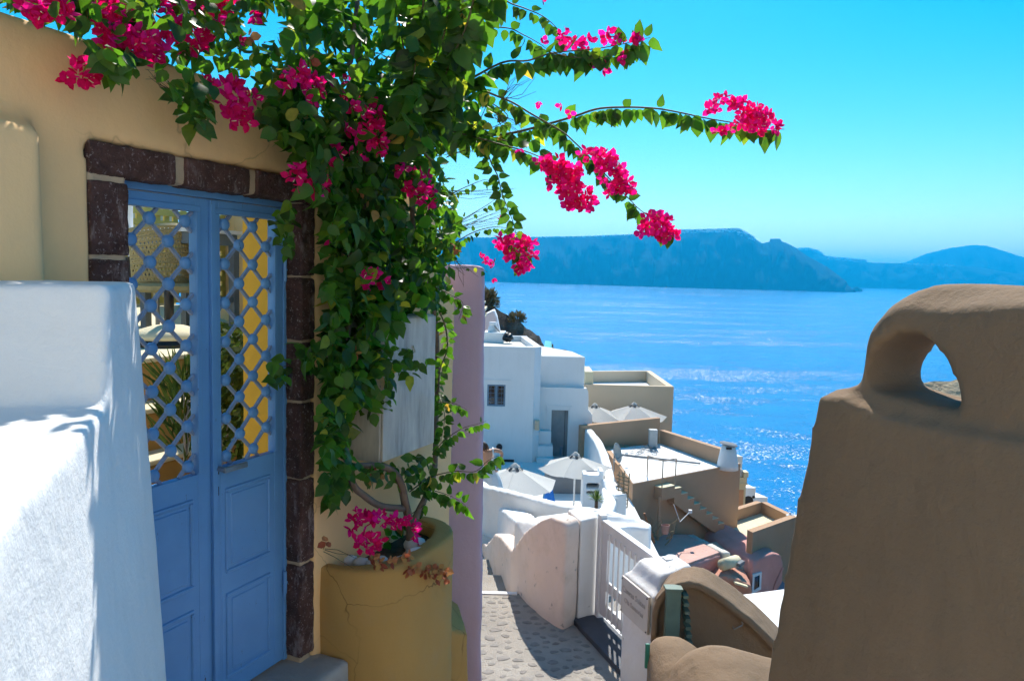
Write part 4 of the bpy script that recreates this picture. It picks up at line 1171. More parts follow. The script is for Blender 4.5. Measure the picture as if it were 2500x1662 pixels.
# clay chimney and water tank block on its roof
c = G(1207, 838, zr - .2); c.y += .2
rb = thing('roof_block', c, 'white masonry block carrying a pottery chimney on the white house roof', 'chimney block')
a_, b_ = F(1183, 808, 36.5), F(1230, 810, 36.5); zc = F(1205, 810, 36.5).z
mb = MB(); mb.drop([Vector((a_.x, 36.3, zc)), Vector((b_.x, 36.0, zc)), Vector((b_.x + .1, 37.4, zc)), Vector((a_.x, 37.4, zc))], zr - .3); bevel(O('block', mb, M['white_far'], parent=rb), 0.03)
cc_ = F(1204, 808, 36.8); cc_.z = zc
mb = MB(); mb.lathe([(0.26, 0), (0.25, 0.15), (0.19, 0.26), (0.17, 0.34), (0.2, 0.36), (0.2, 0.44), (0.12, 0.45)], cc_, 16); O('pot', mb, M['white_far'], parent=rb, smooth=True)
mb = MB(); mb.bar(F(1207, 795, 36.55), F(1222, 812, 36.5), 0.1, 0.06); O('prop', mb, M['concrete'], parent=rb)
mb = MB(); p = F(1238, 823, 36); mb.ball(p, (0.24, 0.24, 0.2), 9, 6, 0.7); mb.ball(p + Vector((.12, 0, -.02)), (0.17, 0.2, 0.17), 8, 5, 0.7)
O('rubbish_bag', mb, M['black'], base=p, label='crumpled black bag on the white house roof by the chimney block', cat='bag', smooth=True)
mb = MB(); p = F(1288, 1090 - 0, 1) ; c = F(1219, 1090, D1 - .02)
mb.tube([c, c + Vector((0, -.12, 0))], 0.13, 16); O('wall_lamp', mb, M['iron'], base=c, label='round dark lamp on the white house wall behind the woman', cat='lamp')
c = F(1239, 1124, D1); mb = MB(); mb.box(c + Vector((0, .02, 0)), (0.55, 0.12, 0.11)); O('wall_vent', mb, M['black'], base=c, label='low dark slot at the foot of the white house', cat='vent')

# lower white house with the grey door
D2 = 33.0
lh = thing('white_house', F(1390, 1110, D2), 'lower white house with a grey weathered door and a scalloped right edge', 'house')
z2, z3 = F(1400, 873, D2).z, F(1400, 947, D2).z
X = lambda px, y=950: F(px, y, D2).x
mb = MB(); mb.drop([Vector((X(1318), D2 + .3, z2)), Vector((X(1427), D2 + .3, z2)), zset(G(1396, 858, z2), z2), Vector((X(1290), D2 + 6, z2))], zb1)
O('upper_wall', mb, M['white_far'], parent=lh)
mb = MB(); mb.add([Vector((X(1318), D2 + .45, z2 + .01)), Vector((X(1423), D2 + .45, z2 + .01)), zset(G(1396, 859, z2), z2 + .01), Vector((X(1290), D2 + 5.8, z2 + .01))], [(0, 1, 2, 3)])
O('roof', mb, M['roof_grey'], parent=lh)
dx0, dx1, dzt = F(1347, 1000, D2).x, F(1388, 1000, D2).x, F(1365, 1001, D2).z
fbx = lambda a, b, z: Vector((a, b, z))
mb = MB(); zb2_ = -9
mb.fbox(fbx, X(1312), dx0, D2, D2 + .32, zb2_, z3)
SC = [(dx1, None)]
prof2 = [Vector((dx1, D2, zb2_)), Vector((dx1, D2, z3))] + [F(x, y, D2) for x, y in ((1432, 948), (1436, 955), (1437, 975), (1436, 1000), (1441, 1006), (1446, 1014), (1446, 1040), (1449, 1100), (1449, 1140))]
prof2 = [Vector((p.x, D2, p.z)) for p in prof2] + [Vector((X(1449), D2, zb2_))]
mb.prism(prof2, (0, 0.32, 0))
mb.fbox(fbx, dx0, dx1, D2, D2 + .32, dzt, z3)
O('lower_wall', mb, M['white_far'], parent=lh)
mb = MB(); mb.fbox(fbx, dx0, dx1, D2 + .2, D2 + .26, zb2_, dzt); dd = O('door', mb, M['greydoor'], parent=lh)
mb = MB(); mb.fbox(fbx, dx1 - .14, dx1 - .12, D2 + .19, D2 + .2, zb2_, dzt); O('door_seam', mb, M['iron'], parent=dd)
mb = MB()
for q in ((X(1336), X(1336) + .07, -7.2, F(1, 990, D2).z + .5), ):
    pass
zs1 = F(1366, 990, D2).z
mb.fbox(fbx, X(1336), X(1397), D2 - .035, D2, zs1 - .06, zs1); mb.fbox(fbx, X(1336), X(1336) + .07, D2 - .035, D2, F(1336, 1052, D2).z, zs1 - .06); mb.fbox(fbx, X(1397) - .07, X(1397), D2 - .035, D2, zb2_, zs1 - .06)
O('door_surround', mb, M['white_far'], parent=lh)
mb = MB(); p = F(1369, 1095, D2 - .15); mb.tube([p + Vector((0, 0, -.28)), p], [.05, .045], 8); mb.box(p + Vector((.03, 0, .05)), (.14, .08, .1))
O('gas_bottle', mb, M['greyblue'], base=p, label='small dark canister standing at the grey house door', cat='canister')
st = thing('house_steps', F(1330, 1120, 32.4), 'blue-shaded white steps climbing between the two white houses', 'steps')
for (x0, x1, yt, d0) in ((1314, 1346, 1052, 32.65), (1312, 1350, 1088, 32.3), (1310, 1352, 1118, 31.95)):
    p0, p1 = F(x0, yt, d0), F(x1, yt, d0); mb = MB(); mb.fbox(fbx, p0.x, p1.x, d0, D2 + .0 - .002, zb2_, p0.z); bevel(O('step', mb, M['white_far'], parent=st), 0.02)
c = F(1311, 1037, 31.95); mb = MB(); mb.box(c, (0.2, 0.16, 0.42)); mb.box(c + Vector((.02, -.1, 0)), (0.1, .05, 0.34)); bevel(O('junction_box', mb, M['cream'], base=c, label='yellowed junction box on the corner of the tall white house', cat='junction box'), 0.02)

# terrace floor, its curved outer walls and niche
TZ = -8.05
mb = MB(); mb.fbox(fbx, -3.5, 4.4, 14, 33.2, -12, TZ); O('terrace', mb, M['white_far'], kind='structure')
mb = MB()
run(mb, [(1444, 1046, 32.6), (1452, 1052, 31.5), (1463, 1066, 30.2), (1474, 1082, 28.8), (1485, 1106, 27.2), (1494, 1132, 25.6), (1500, 1160, 24.4), (1502, 1190, 23.4)], 0.32, 1, -11)
run(mb, [(1500, 1189, 23.45), (1503, 1205, 22.6), (1506, 1222, 21.8), (1500, 1240, 20.6), (1490, 1248, 19.6), (1470, 1252, 18.8)], 0.4, 1, -11)
stuc(O('terrace_wall', mb, M['white_far'], base=F(1490, 1240, 24), label='white terrace wall curving down past the parasols', cat='wall', smooth=True), 0.07, 3, 0.04, 0.8)
nb = thing('built_in_niche', F(1450, 1230, 23.5), 'rounded white built-in shelf with dark openings beside the spiky plant', 'shelf')
p0, p1 = F(1424, 1160, 23.8), F(1472, 1160, 23.8)
mb = MB()
zA, zB = F(1450, 1158, 23.8).z, F(1450, 1240, 23.8).z
for y0, y1 in ((1160, 1172), (1176, 1180), (1192, 1199), (1206, 1245)):
    za, zb_ = F(1450, y0, 23.8).z, F(1450, y1, 23.8).z
    mb.fbox(fbx, p0.x + .05, p1.x, 23.8, 24.4, zb_, za)
mb.fbox(fbx, p0.x, p0.x + .12, 23.8, 24.4, zB, zA); mb.fbox(fbx, p1.x - .1, p1.x + .02, 23.8, 24.4, zB, zA + .1)
mb.fbox(fbx, p0.x, p1.x, 24.3, 24.5, zB, zA)
stuc(O('shelf_body', mb, M['white_far'], parent=nb, smooth=True), 0.03, 2)
mb = MB(); mb.fbox(fbx, p0.x + .12, p1.x - .1, 24.25, 24.29, zB, zA); O('shelf_back', mb, M['greyblue'], parent=nb)
mb = MB(); q = [F(1470, 1165, 23.7), F(1482, 1198, 23.0), F(1486, 1205, 22.6)]
run(mb, [(1464, 1176, 23.9), (1470, 1168, 23.7), (1475, 1182, 23.4), (1481, 1196, 23.0), (1492, 1204, 22.5), (1503, 1206, 22.0)], 0.35, -1, -9)
stuc(O('terrace_buttress', mb, M['white_far'], base=F(1480, 1230, 23), label='bright white sloping buttress between the shelf and the terrace wall', cat='buttress', smooth=True), 0.05, 2)
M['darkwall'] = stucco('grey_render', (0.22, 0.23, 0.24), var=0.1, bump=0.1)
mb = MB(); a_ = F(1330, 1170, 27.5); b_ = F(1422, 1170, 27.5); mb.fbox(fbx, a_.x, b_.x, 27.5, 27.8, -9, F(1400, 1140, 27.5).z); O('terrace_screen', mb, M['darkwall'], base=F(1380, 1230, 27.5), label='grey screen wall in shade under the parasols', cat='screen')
M['tarp'] = plain('blue_cloth', (0.02, 0.16, 0.55), 0.8)
mb = MB(); c = F(1340, 1200, 22.5); mb.hexa([c + Vector(q) for q in ((-.22, -.1, -.5), (.25, -.1, -.5), (.25, .1, -.5), (-.22, .1, -.5))], [c + Vector(q) for q in ((-.06, -.05, .1), (.1, -.05, .12), (.1, .05, .12), (-.06, .05, .1))])
bevel(O('folded_lounger', mb, M['tarp'], base=c, label='bright blue cloth lounger under the nearer parasol', cat='lounger'), 0.02)
# spiky yucca
M['yucca'] = island_leaf('yucca_leaves', [(0, (0.06, 0.13, 0.02)), (0.5, (0.12, 0.20, 0.04)), (1, (0.22, 0.27, 0.07))], 0.3, 0.5)
c = F(1456, 1222, 21.5); yc = thing('yucca', c, 'spiky green yucca at the edge of the white terrace', 'plant')
for i in range(70):
    w = ru(0, 6.28); el = ru(0.1, 1.45); L = ru(0.28, 0.42)
    d = Vector((math.cos(w) * math.cos(el), math.sin(w) * math.cos(el), math.sin(el)))
    sd = d.cross(Vector((0, 0, 1))).normalized() * 0.02; mid = c + d * L * .5; tip = c + d * L + Vector((0, 0, -0.06 * math.cos(el)))
    mb = MB(); mb.add([c - sd * .5, c + sd * .5, mid + sd, tip, mid - sd], [(0, 1, 2, 4), (4, 2, 3)]); O('leaf', mb, M['yucca'], parent=yc, fix=False)
mb = MB(); mb.tube([c + Vector((0, 0, -.5)), c], [.06, .05], 7); O('stem', mb, M['earth'], parent=yc)

# parasols
M['canvas'] = island_leaf('parasol_canvas', [(0, (0.66, 0.64, 0.59)), (1, (0.72, 0.69, 0.64))], 0.35, 0.9)
M['ventgrey'] = plain('dark_grey_vent', (0.07, 0.075, 0.08), 0.8)
def parasol(px, py, d, R, H, pole, n_, rot, label):
    ap = F(px, py, d); th = thing('parasol', ap - Vector((0, 0, pole)), label, 'parasol', 'pale parasols on the terraces')
    top = MB(); r0 = 0.13
    ring0 = [ap + Vector((math.cos(rot + 6.2832 * i / n_) * r0, math.sin(rot + 6.2832 * i / n_) * r0, -0.10)) for i in range(n_)]
    ring1 = [ap + Vector((math.cos(rot + 6.2832 * i / n_) * R, math.sin(rot + 6.2832 * i / n_) * R, -H)) for i in range(n_)]
    for i in range(n_):
        j = (i + 1) % n_; mb = MB(); K = 5
        def pt(a, b):
            p = ring0[i].lerp(ring1[i], b).lerp(ring0[j].lerp(ring1[j], b), a)
            p.z -= 0.07 * R * math.sin(math.pi * a) * b * (0.6 + 0.4 * b) ; return p
        mb.grid(pt, 4, K); O('canopy_panel', mb, M['canvas'], parent=th, smooth=True, fix=False)
        mb = MB(); mb.tube([ring0[i] + Vector((0, 0, -.02)), ring1[i] + Vector((0, 0, -.02))], 0.012, 5); O('rib', mb, M['paint_white'], parent=th)
        mb = MB(); q0, q1 = ring0[i].lerp(ring1[i], .0), ring0[j].lerp(ring1[j], .0)
        m0, m1 = q0.lerp(ring1[i], .12), q1.lerp(ring1[j], .12); tp = ap + Vector((0, 0, .0))
        mb.add([q0.lerp(q1, .15) + Vector((0, 0, .055)), q0.lerp(q1, .85) + Vector((0, 0, .055)), m0.lerp(m1, .7) + Vector((0, 0, .02)), m0.lerp(m1, .5) + Vector((0, 0, -.01)), m0.lerp(m1, .3) + Vector((0, 0, .02))], [(0, 1, 2, 3, 4)])
        O('vent_flap', mb, M['ventgrey'], parent=th, fix=False)
    mb = MB(); mb.lathe([(0.16, -0.06), (0.12, -0.02), (0.05, 0.04), (0.01, 0.05)], ap, n_, rot); O('vent_cap', mb, M['canvas'], parent=th)
    mb = MB(); mb.tube([ap + Vector((0, 0, -pole)), ap], 0.03, 8); O('pole', mb, M['paint_white'], parent=th)
    return th
parasol(1257, 1134, 21.0, 1.25, 0.52, 2.5, 6, 0.35, 'nearer pale canvas parasol beside the woman in white')
parasol(1405, 1106, 25.0, 1.25, 0.50, 2.4, 6, 0.15, 'pale canvas parasol over the terrace shelf, right of the nearer one')
parasol(1452, 986, 34.6, 1.35, 0.55, 2.6, 6, 0.3, 'pale parasol half hidden behind the scalloped white house edge')
parasol(1548, 984, 34.8, 1.55, 0.60, 2.6, 6, 0.05, 'wide pale parasol in front of the cream building')

# cream building with the walled flat roof
D3 = 37.0
ch_ = thing('cream_building', F(1540, 1050, D3), 'cream building with a walled flat roof at the edge of the sea', 'building')
zc3 = F(1540, 941, D3).z; XL, XR = F(1420, 941, D3).x, F(1645, 943, D3).x
bkL, bkR = G(1440, 906.5, zc3), G(1590, 905.5, zc3)
mb = MB(); fl3 = zc3 - .62
mb.drop([Vector((XL, D3, fl3)), Vector((XR, D3, fl3)), zset(bkR, fl3), zset(bkL, fl3)], -16)
O('wall', mb, M['cream'], parent=ch_)
mb = MB(); mb.add([Vector((XL, D3, fl3 + .01)), Vector((XR, D3, fl3 + .01)), zset(bkR, fl3 + .01), zset(bkL, fl3 + .01)], [(0, 1, 2, 3)]); O('roof', mb, M['white_far'], parent=ch_)
for a, b in ((Vector((XL, D3, 0)), Vector((XR, D3, 0))), (zset(bkL, 0), zset(bkR, 0))):
    mb = MB(); quad_wall(mb, a + Vector((0, -.004, 0)), b + Vector((0, -.004, 0)), zc3, -16, 0.22); O('parapet', mb, M['cream'], parent=ch_)
a_, b_ = Vector((XR - .002, D3 + .23, 0)), zset(bkR, 0) + Vector((-.002, -.01, 0))
mb = MB(); mb.hexa([zset(a_, fl3 - .02), zset(b_, fl3 - .02), zset(b_, fl3 - .02) + Vector((-.3, 0, 0)), zset(a_, fl3 - .02) + Vector((-.3, 0, 0))], [zset(a_, zc3), zset(b_, zc3), zset(b_, zc3) + Vector((-.3, 0, 0)), zset(a_, zc3) + Vector((-.3, 0, 0))]); O('parapet', mb, M['cream'], parent=ch_)
p0, p1 = F(1428, 906, D3 + .3), F(1449, 906, D3 + .3)
mb = MB(); mb.fbox(fbx, p0.x, p1.x, D3 + .25, D3 + 2.4, fl3, F(1440, 907, D3 + .3).z); bevel(O('roof_box', mb, M['stepcream'], parent=ch_), 0.03)

# tan house with the big white roof and the outside stair
ZR = -7.4
r0, r1, r2, r3 = G(1545, 1181, ZR), G(1808, 1131, ZR), G(1609, 1082, ZR), G(1487, 1096, ZR)
th_ = thing('tan_house', zset((r0 + r1) / 2, -12), 'tan house with a broad white roof and a cantilevered outside stair', 'house')
mb = MB(); mb.drop([r0, r1, r2 + Vector((.3, .3, 0)), r3 + Vector((-.2, .5, 0))], -14.5); O('wall', mb, M['tan'], parent=th_)
mb = MB(); up = Vector((0, 0, 0.012)); sh_ = lambda p, c: p + (c - p).normalized() * .06
cen = (r0 + r1 + r2 + r3) / 4
mb.add([sh_(p, cen) + up for p in (r0, r1, r2, r3)], [(0, 1, 2, 3)]); O('roof', mb, M['white_far'], parent=th_)
mb = MB(); quad_wall(mb, r3 + Vector((-1.2, .2, 0)), r2, (F(1445, 1034, 32.8).z, F(1605, 1016, 33.8).z), ZR - .5, 0.25); O('rear_wall', mb, M['tan'], parent=th_)
mb = MB(); ra_, rb_ = r2 + Vector((.02, 0, 0)), G(1757, 1136, ZR); quad_wall(mb, ra_, rb_, (F(1610, 1050, ra_.y).z, F(1757, 1096, rb_.y).z), ZR - .5, 0.25); O('side_parapet', mb, M['tan'], parent=th_)
c = G(1776, 1138, ZR); ck = thing('chimney', c, 'white tapered chimney with a slanted slate lid on the tan house roof', 'chimney')
mb = MB(); mb.lathe([(0.42, -.1), (0.40, .1), (0.31, .62), (0.26, .80), (0.2, .84)], c, 20); O('chimney_stack', mb, M['white_far'], parent=ck, smooth=True)
mb = MB(); mb.lathe([(0.33, .0), (0.36, .03), (0.30, .07), (0.1, .1)], c + Vector((0, 0, .86)), 12); m_ = Matrix.Rotation(0.16, 4, 'Y'); mb.v = [c + Vector((0, 0, .9)) + (m_ @ (v - c - Vector((0, 0, .9)))) for v in mb.v]; O('chimney_lid', mb, M['darkwall'], parent=ck)
mb = MB(); mb.box(c + Vector((-.06, -.27, .78)), (.2, .1, .07)); O('smoke_hole', mb, M['black'], parent=ck)
for px, py, k, r in ((1759, 1147, 0, .07), (1788, 1143, 1, .09)):
    p = F(px, py, 30.0); mb = MB(); mb.ball(p, r, 10, 7); mb.tube([p, p + Vector((0, .4, .05))], .02, 6)
    O('flood_light', mb, M['paint_white'], base=p, smooth=True, label=('small white floodlight on the roof edge under the chimney', 'white floodlight at the corner below the chimney')[k], cat='light')
p = G(1596, 1098, ZR); mb = MB(); mb.box(p + Vector((0, .3, .45)), (.35, .3, .75)); bevel(O('electric_box', mb, plain('pale_grey_box', (.42, .43, .42), .6), base=p, label='grey electric box in the corner of the white roof', cat='electric box'), .02)
p = F(1606, 1044, 33.6); mb = MB(); mb.box(p, (.16, .12, .2)); bevel(O('wall_lamp', mb, M['paint_white'], base=p, label='small white lamp on the end of the rear tan wall', cat='lamp'), .02)
# stair
stz = thing('outside_stair', zset(G(1700, 1300, -10), -12), 'tan cantilevered stair with sawtooth steps against the tan house', 'stair')
A_ = F(1648, 1185, 27.45); B_ = F(1823, 1329, 30.0)
wd = (r1 - r0).normalized(); wn_ = Vector((wd.y, -wd.x, 0))
d0_ = (r1 - r0).normalized()
NST = 12
run_len = (Vector((B_.x, B_.y, 0)) - Vector((A_.x, A_.y, 0))).length / NST
sdir = (Vector((B_.x, B_.y, 0)) - Vector((A_.x, A_.y, 0))).normalized(); sn = Vector((-sdir.y, sdir.x, 0))
rz_ = (A_.z - B_.z) / NST
for i in range(NST):
    a0 = Vector((A_.x, A_.y, 0)) + sdir * run_len * i; a1 = a0 + sdir * run_len
    zt = A_.z - rz_ * (i + 0.5); zu0, zu1 = A_.z - rz_ * i - .42 - .25 * (1 - i / NST), A_.z - rz_ * (i + 1) - .42 - .25 * (1 - i / NST)
    mb = MB(); mb.hexa([zset(a0, zu0), zset(a1, zu1), zset(a1 + sn * .85, zu1), zset(a0 + sn * .85, zu0)], [zset(a0, zt), zset(a1, zt), zset(a1 + sn * .85, zt), zset(a0 + sn * .85, zt)])
    O('step', mb, M['tan'], parent=stz)
    mb = MB(); mb.hexa([zset(a0, zt + .001), zset(a1, zt + .001), zset(a1 + sn * .85, zt + .001), zset(a0 + sn * .85, zt + .001)], [zset(a0 + sdir * .004, zt + .02), zset(a1, zt + .02), zset(a1 + sn * .85, zt + .02), zset(a0 + sn * .85, zt + .02)]); O('tread', mb, M['stepcream'], parent=stz)
LA = G(1580, 1180, A_.z); 
l0, l1, l2, l3 = G(1579, 1180, A_.z), G(1616, 1192, A_.z), A_ , G(1612, 1174, A_.z)
mb = MB(); mb.drop([l0, l1, zset(l2, A_.z), zset(l2 + sn * .85, A_.z), l3], A_.z - .45); O('landing', mb, M['tan'], parent=stz)
mb = MB(); mb.drop([p + Vector((0, 0, .02)) for p in (l0, l1, zset(l2, A_.z), zset(l2 + sn * .85, A_.z), l3)], A_.z + .001); O('tread', mb, M['stepcream'], parent=stz)
p = zset(l1, A_.z) + Vector((-.06, .05, 0)); mb = MB(); mb.tube([zset(p, -10.6), zset(p, A_.z - .3)], .055, 8); O('post', mb, M['tan'], parent=stz)
M['railpaint'] = plain('tan_rail_paint', (0.40, 0.29, 0.2), 0.6)
rl = thing('stair_railing', zset(l1, A_.z), 'thin tan metal railing round the stair landing', 'railing')
rp = [(1580, 1112, l0), (1618, 1124.5, l1), (1651, 1119, zset(l2, A_.z))]
tops_ = []
for x, y, p in rp:
    t = zset(p, F(x, y, p.y).z); tops_.append(t); mb = MB(); mb.tube([zset(p, A_.z), t], .022, 6); O('baluster', mb, M['railpaint'], parent=rl)
for a, b in zip(tops_, tops_[1:]):
    mb = MB(); mb.tube([a, b], .022, 6); O('rail', mb, M['railpaint'], parent=rl)
# things lying on the roof
mb = MB(); mb.tube([F(1505, 1108, 31.0) * 1.0, F(1710, 1131, 29.6)], .04, 6); o_ = O('roof_pipe', mb, M['darkwall'], base=F(1600, 1120, 30.3), label='long dark pipe lying across the white roof', cat='pipe')
c = F(1500, 1106, 29.5); sd_ = thing('satellite_dish', c + Vector((0, 0, -.6)), 'grey satellite dish seen edge-on by the terrace wall', 'satellite dish')
mb = MB(); dn = Vector((0.86, -0.42, 0.28)).normalized(); ta = dn.orthogonal().normalized(); tb_ = dn.cross(ta)
for i in range(5):
    r = .40 * i / 4; h = .14 * (i / 4) ** 2
    for j in range(18): mb.v.append(c + (ta * math.cos(j * math.pi / 9) + tb_ * math.sin(j * math.pi / 9)) * max(r, .001) + dn * h)
for i in range(4):
    for j in range(18): mb.f.append((i * 18 + j, i * 18 + (j + 1) % 18, i * 18 + 18 + (j + 1) % 18, i * 18 + 18 + j))
o_ = O('dish', mb, plain('dish_grey', (.33, .33, .31), .6), parent=sd_, smooth=True, fix=False); m_ = o_.modifiers.new('thick', 'SOLIDIFY'); m_.thickness = .015
mb = MB(); mb.tube([c - dn * .02 + Vector((0, 0, -.3)), c + dn * .5 + Vector((0, 0, -.1))], .015, 6); O('feed_arm', mb, M['steel'], parent=sd_)
mb = MB(); mb.box(c + dn * .52 + Vector((0, 0, -.08)), (.1, .08, .08)); O('feed_horn', mb, M['paint_white'], parent=sd_)
mb = MB(); mb.tube([c + Vector((0, 0, -.75)), c], .03, 6); O('mast', mb, M['steel'], parent=sd_)
# tangle of wire on the roof
mb = MB()
for k in range(7):
    p = G(ru(1545, 1600), ru(1098, 1110), ZR + .03); pts = []
    for i in range(12):
        pts.append(p + Vector((0.3 * math.sin(i * 1.1 + k), 0.5 * math.cos(i * .9 + k * 2), .06 + .05 * math.sin(i * 2.3)))); p = p + Vector((ru(-.1, .16), ru(-.2, .2), 0))
    mb.tube(pts, .008, 4)
O('wire_tangle', mb, M['steel'], base=G(1570, 1104, ZR), label='loose grey wire tangled on the white roof', cat='wire')
# bamboo and iron rack leaning at the left end of the tan house
M['bamboo'] = plain('dry_cane', (0.30, 0.22, 0.13), 0.8, var=0.25)
rk = thing('cane_rack', F(1520, 1250, 24.5), 'rusty cane and iron rack leaning against the tan house corner', 'rack')
for i in range(9):
    y = 1160 + i * 9; a_, b_ = F(1506, y - 2, 24.4), F(1536 - i * .6, y + 7, 24.9); mb = MB(); mb.tube([a_, b_], .022, 5); O('cane', mb, M['bamboo'], parent=rk)
for x0, y0, x1, y1 in ((1512, 1150, 1509, 1245), (1520, 1152, 1524, 1205), (1526, 1148, 1519, 1215), (1537, 1155, 1531, 1240)):
    mb = MB(); mb.tube([F(x0, y0, 24.45), F(x1, y1, 24.3)], .02, 5); O('upright', mb, M['bamboo'], parent=rk)
c = F(1518, 1224, 24.2); mb = MB(); mb.box(c, (.24, .2, .04), .3); mb.bar(c + Vector((0, 0, -.02)), c + Vector((.12, 0, -.5)), .03, .03); mb.bar(c + Vector((-.08, 0, -.02)), c + Vector((-.1, 0, -.5)), .03, .03)
O('wooden_stool', mb, plain('yellowed_wood', (.5, .38, .1), .7), base=c, label='small yellow wooden stool top behind the terrace wall', cat='stool')

# lower tan terrace to the right
ZF = -10.0
t0, t1, t2, t3 = G(1790, 1345, ZF), G(1845, 1345, ZF), G(1952, 1300, ZF), G(1858, 1252, ZF)
tt = thing('tan_terrace', zset(t1, -13), 'small sunlit cream terrace behind tan parapets, right of the stair', 'terrace')
mb = MB(); mb.drop([t0, t1, t2, t3, G(1790, 1270, ZF)], -14); O('floor_slab', mb, M['stepcream'], parent=tt)
zpp = F(1856, 1222, t3.y + .2).z
mb = MB(); quad_wall(mb, G(1780, 1278, ZF), t3, (zpp, zpp), ZF - 1, .25); O('parapet', mb, M['tan'], parent=tt)
mb = MB(); quad_wall(mb, t3, t2, (zpp, F(1948, 1272, t2.y).z), ZF - 1, .25); O('parapet', mb, M['tan'], parent=tt)
mb = MB(); p = F(1838, 1299, 26.6); q = F(1942, 1262, 28.8); q2 = F(1962, 1282, 28.9)
z0_ = -14
mb.add([p, q, q2, Vector((q2.x + .6, q2.y, F(2010, 1350, q2.y).z)), Vector((q2.x + .6, q2.y, z0_)), zset(p, z0_)], [(0, 1, 2, 3, 4, 5)])
k = len(mb.v); n_ = Vector((-.12, .26, 0)); mb.v += [v + n_ for v in mb.v[:6]]; mb.f += [tuple(range(6, 12))[::-1]] + [(i, (i + 1) % 6, (i + 1) % 6 + 6, i + 6) for i in range(6)]
O('front_wall', mb, M['tan'], parent=tt)
c = F(1928, 1262, 29.6); ln = thing('lantern', zset(c, c.z - .25), 'small white lantern standing on the tan parapet', 'lantern')
mb = MB(); mb.box(c + Vector((0, 0, -.06)), (.2, .2, .26)); O('lantern_body', mb, M['paint_white'], parent=ln)
mb = MB(); mb.lathe([(.15, .07), (.04, .16), (.03, .2)], c, 8); O('lantern_cap', mb, M['paint_white'], parent=ln)

# far small buildings below the tan house
def block(px0, px1, yt, d, yb, dep, mat, label, name='white_house', skew=0.0):
    a, b = F(px0, yt, d), F(px1, yt, d); t = thing(name, Vector(((a.x + b.x) / 2, d, a.z - 5)), label, 'house')
    z = a.z
    mb = MB(); mb.drop([a, zset(b, z), zset(b, z) + Vector((-skew, dep, 0)), a + Vector((-skew, dep, 0))], z - 9); O('wall', mb, mat, parent=t)
    return t, a, b, z
block(1780, 1813, 1113, 44, 1160, 2.6, M['white_far'], 'small white house block behind the chimney', skew=1.0)
t, a, b, z = block(1812, 1845, 1190, 46, 1220, 3.0, M['white_far'], 'white house with a dark arched opening low behind the tan roof', skew=.9)
p = F(1827, 1222, 45.98); mb = MB(); mb.tube([p + Vector((0, 0, 0)), p + Vector((0, .05, 0))], .30, 18); O('arched_opening', mb, M['black'], parent=t)
p = F(1840, 1213, 45.98); mb = MB(); mb.tube([p, p + Vector((0, .05, 0))], .09, 12); O('round_window', mb, M['black'], parent=t)
block(1838, 1874, 1213, 48, 1225, 1.6, M['white_far'], 'low flat white roof at the water side of the arched house', skew=.6)
c = F(1812, 1225, 42); bt = thing('bell_tower', c, 'cream bell tower with an apricot panel, behind the tan house corner', 'bell tower')
x0, x1 = F(1800, 1190, 42).x, F(1821, 1190, 42).x
zA, zM, zT = F(1812, 1250, 42).z, F(1812, 1182, 42).z, F(1812, 1165, 42).z
mb = MB(); mb.fbox(fbx, x0, x1, 42, 42.6, zA - 2, zM); O('shaft', mb, M['stepcream'], parent=bt)
mb = MB(); mb.fbox(fbx, x0 + .08, x1 - .12, 41.96, 42, zA, F(1812, 1195, 42).z); O('panel', mb, stucco('apricot_plaster', (.62, .34, .2)), parent=bt)
mb = MB(); mb.fbox(fbx, x0 - .05, x1 + .06, 41.9, 42.7, zM, zM + .08); mb.fbox(fbx, x0, x1 + .02, 41.95, 42.6, zM + .08, zT); O('cornice', mb, M['stepcream'], parent=bt)
mb = MB(); mb.fbox(fbx, x1 - .16, x1 + .1, 41.98, 42.5, zT, zT + .3); O('pinnacle', mb, M['stepcream'], parent=bt)
mb = MB(); mb.ball(Vector((x0 + .12, 42.3, zT + .14)), (.3, .28, .34), 14, 8); O('dome', mb, M['roof_grey'], parent=bt, smooth=True)
p = F(1952, 1276, 33); mb = MB(); mb.ball(p + Vector((.1, .3, -.5)), (.7, .7, .75), 16, 10); O('white_dome', mb, M['white_far'], base=p, label='sliver of a white dome at the edge of the taupe wall', cat='dome', smooth=True)
p = F(1974, 1240, 24); mb = MB(); mb.ball(p + Vector((.12, 0, -.1)), (.22, .2, .62), 10, 8, .5); O('wall_stub', mb, M['tanrock'], base=p, label='rough ochre wall stub beside the edge of the taupe wall', cat='wall', smooth=True)

# rose plastered house in the hollow
M['darkroof'] = stucco('dusty_grey_roof', (.62, .38, .32), var=.15, big=.8, stain=.3, stain_col=(.40, .22, .18))
ph = thing('pink_house', F(1780, 1480, 25.5), 'faded rose plastered cave house with uneven roofs below the stair', 'house')
ZP = -9.6
pr_ = [G(1680, 1380, ZP), G(1764, 1352, ZP), G(1676, 1306, ZP), G(1540, 1306, ZP), G(1540, 1378, ZP)]
mb = MB(); mb.drop(pr_, -15); stuc(O('front_block', mb, M['pinkhouse'], parent=ph, smooth=True), 0.08, 2, 0.05, 0.6)
mb = MB(); mb.drop([p + Vector((0, 0, .05)) for p in (pr_[0].lerp(pr_[2], .03), pr_[1].lerp(pr_[3], .03), pr_[2], pr_[3], pr_[4])], ZP - .3); bevel(O('roof', mb, M['darkroof'], parent=ph), .03)
mb = MB(); run(mb, [(1676, 1304, 28.3), (1700, 1316, 27.6), (1730, 1331, 26.7), (1766, 1349, 25.8)], .3, -1, -11); stuc(O('roof_kerb', mb, M['roof_grey'], parent=ph, smooth=True), .07, 2)
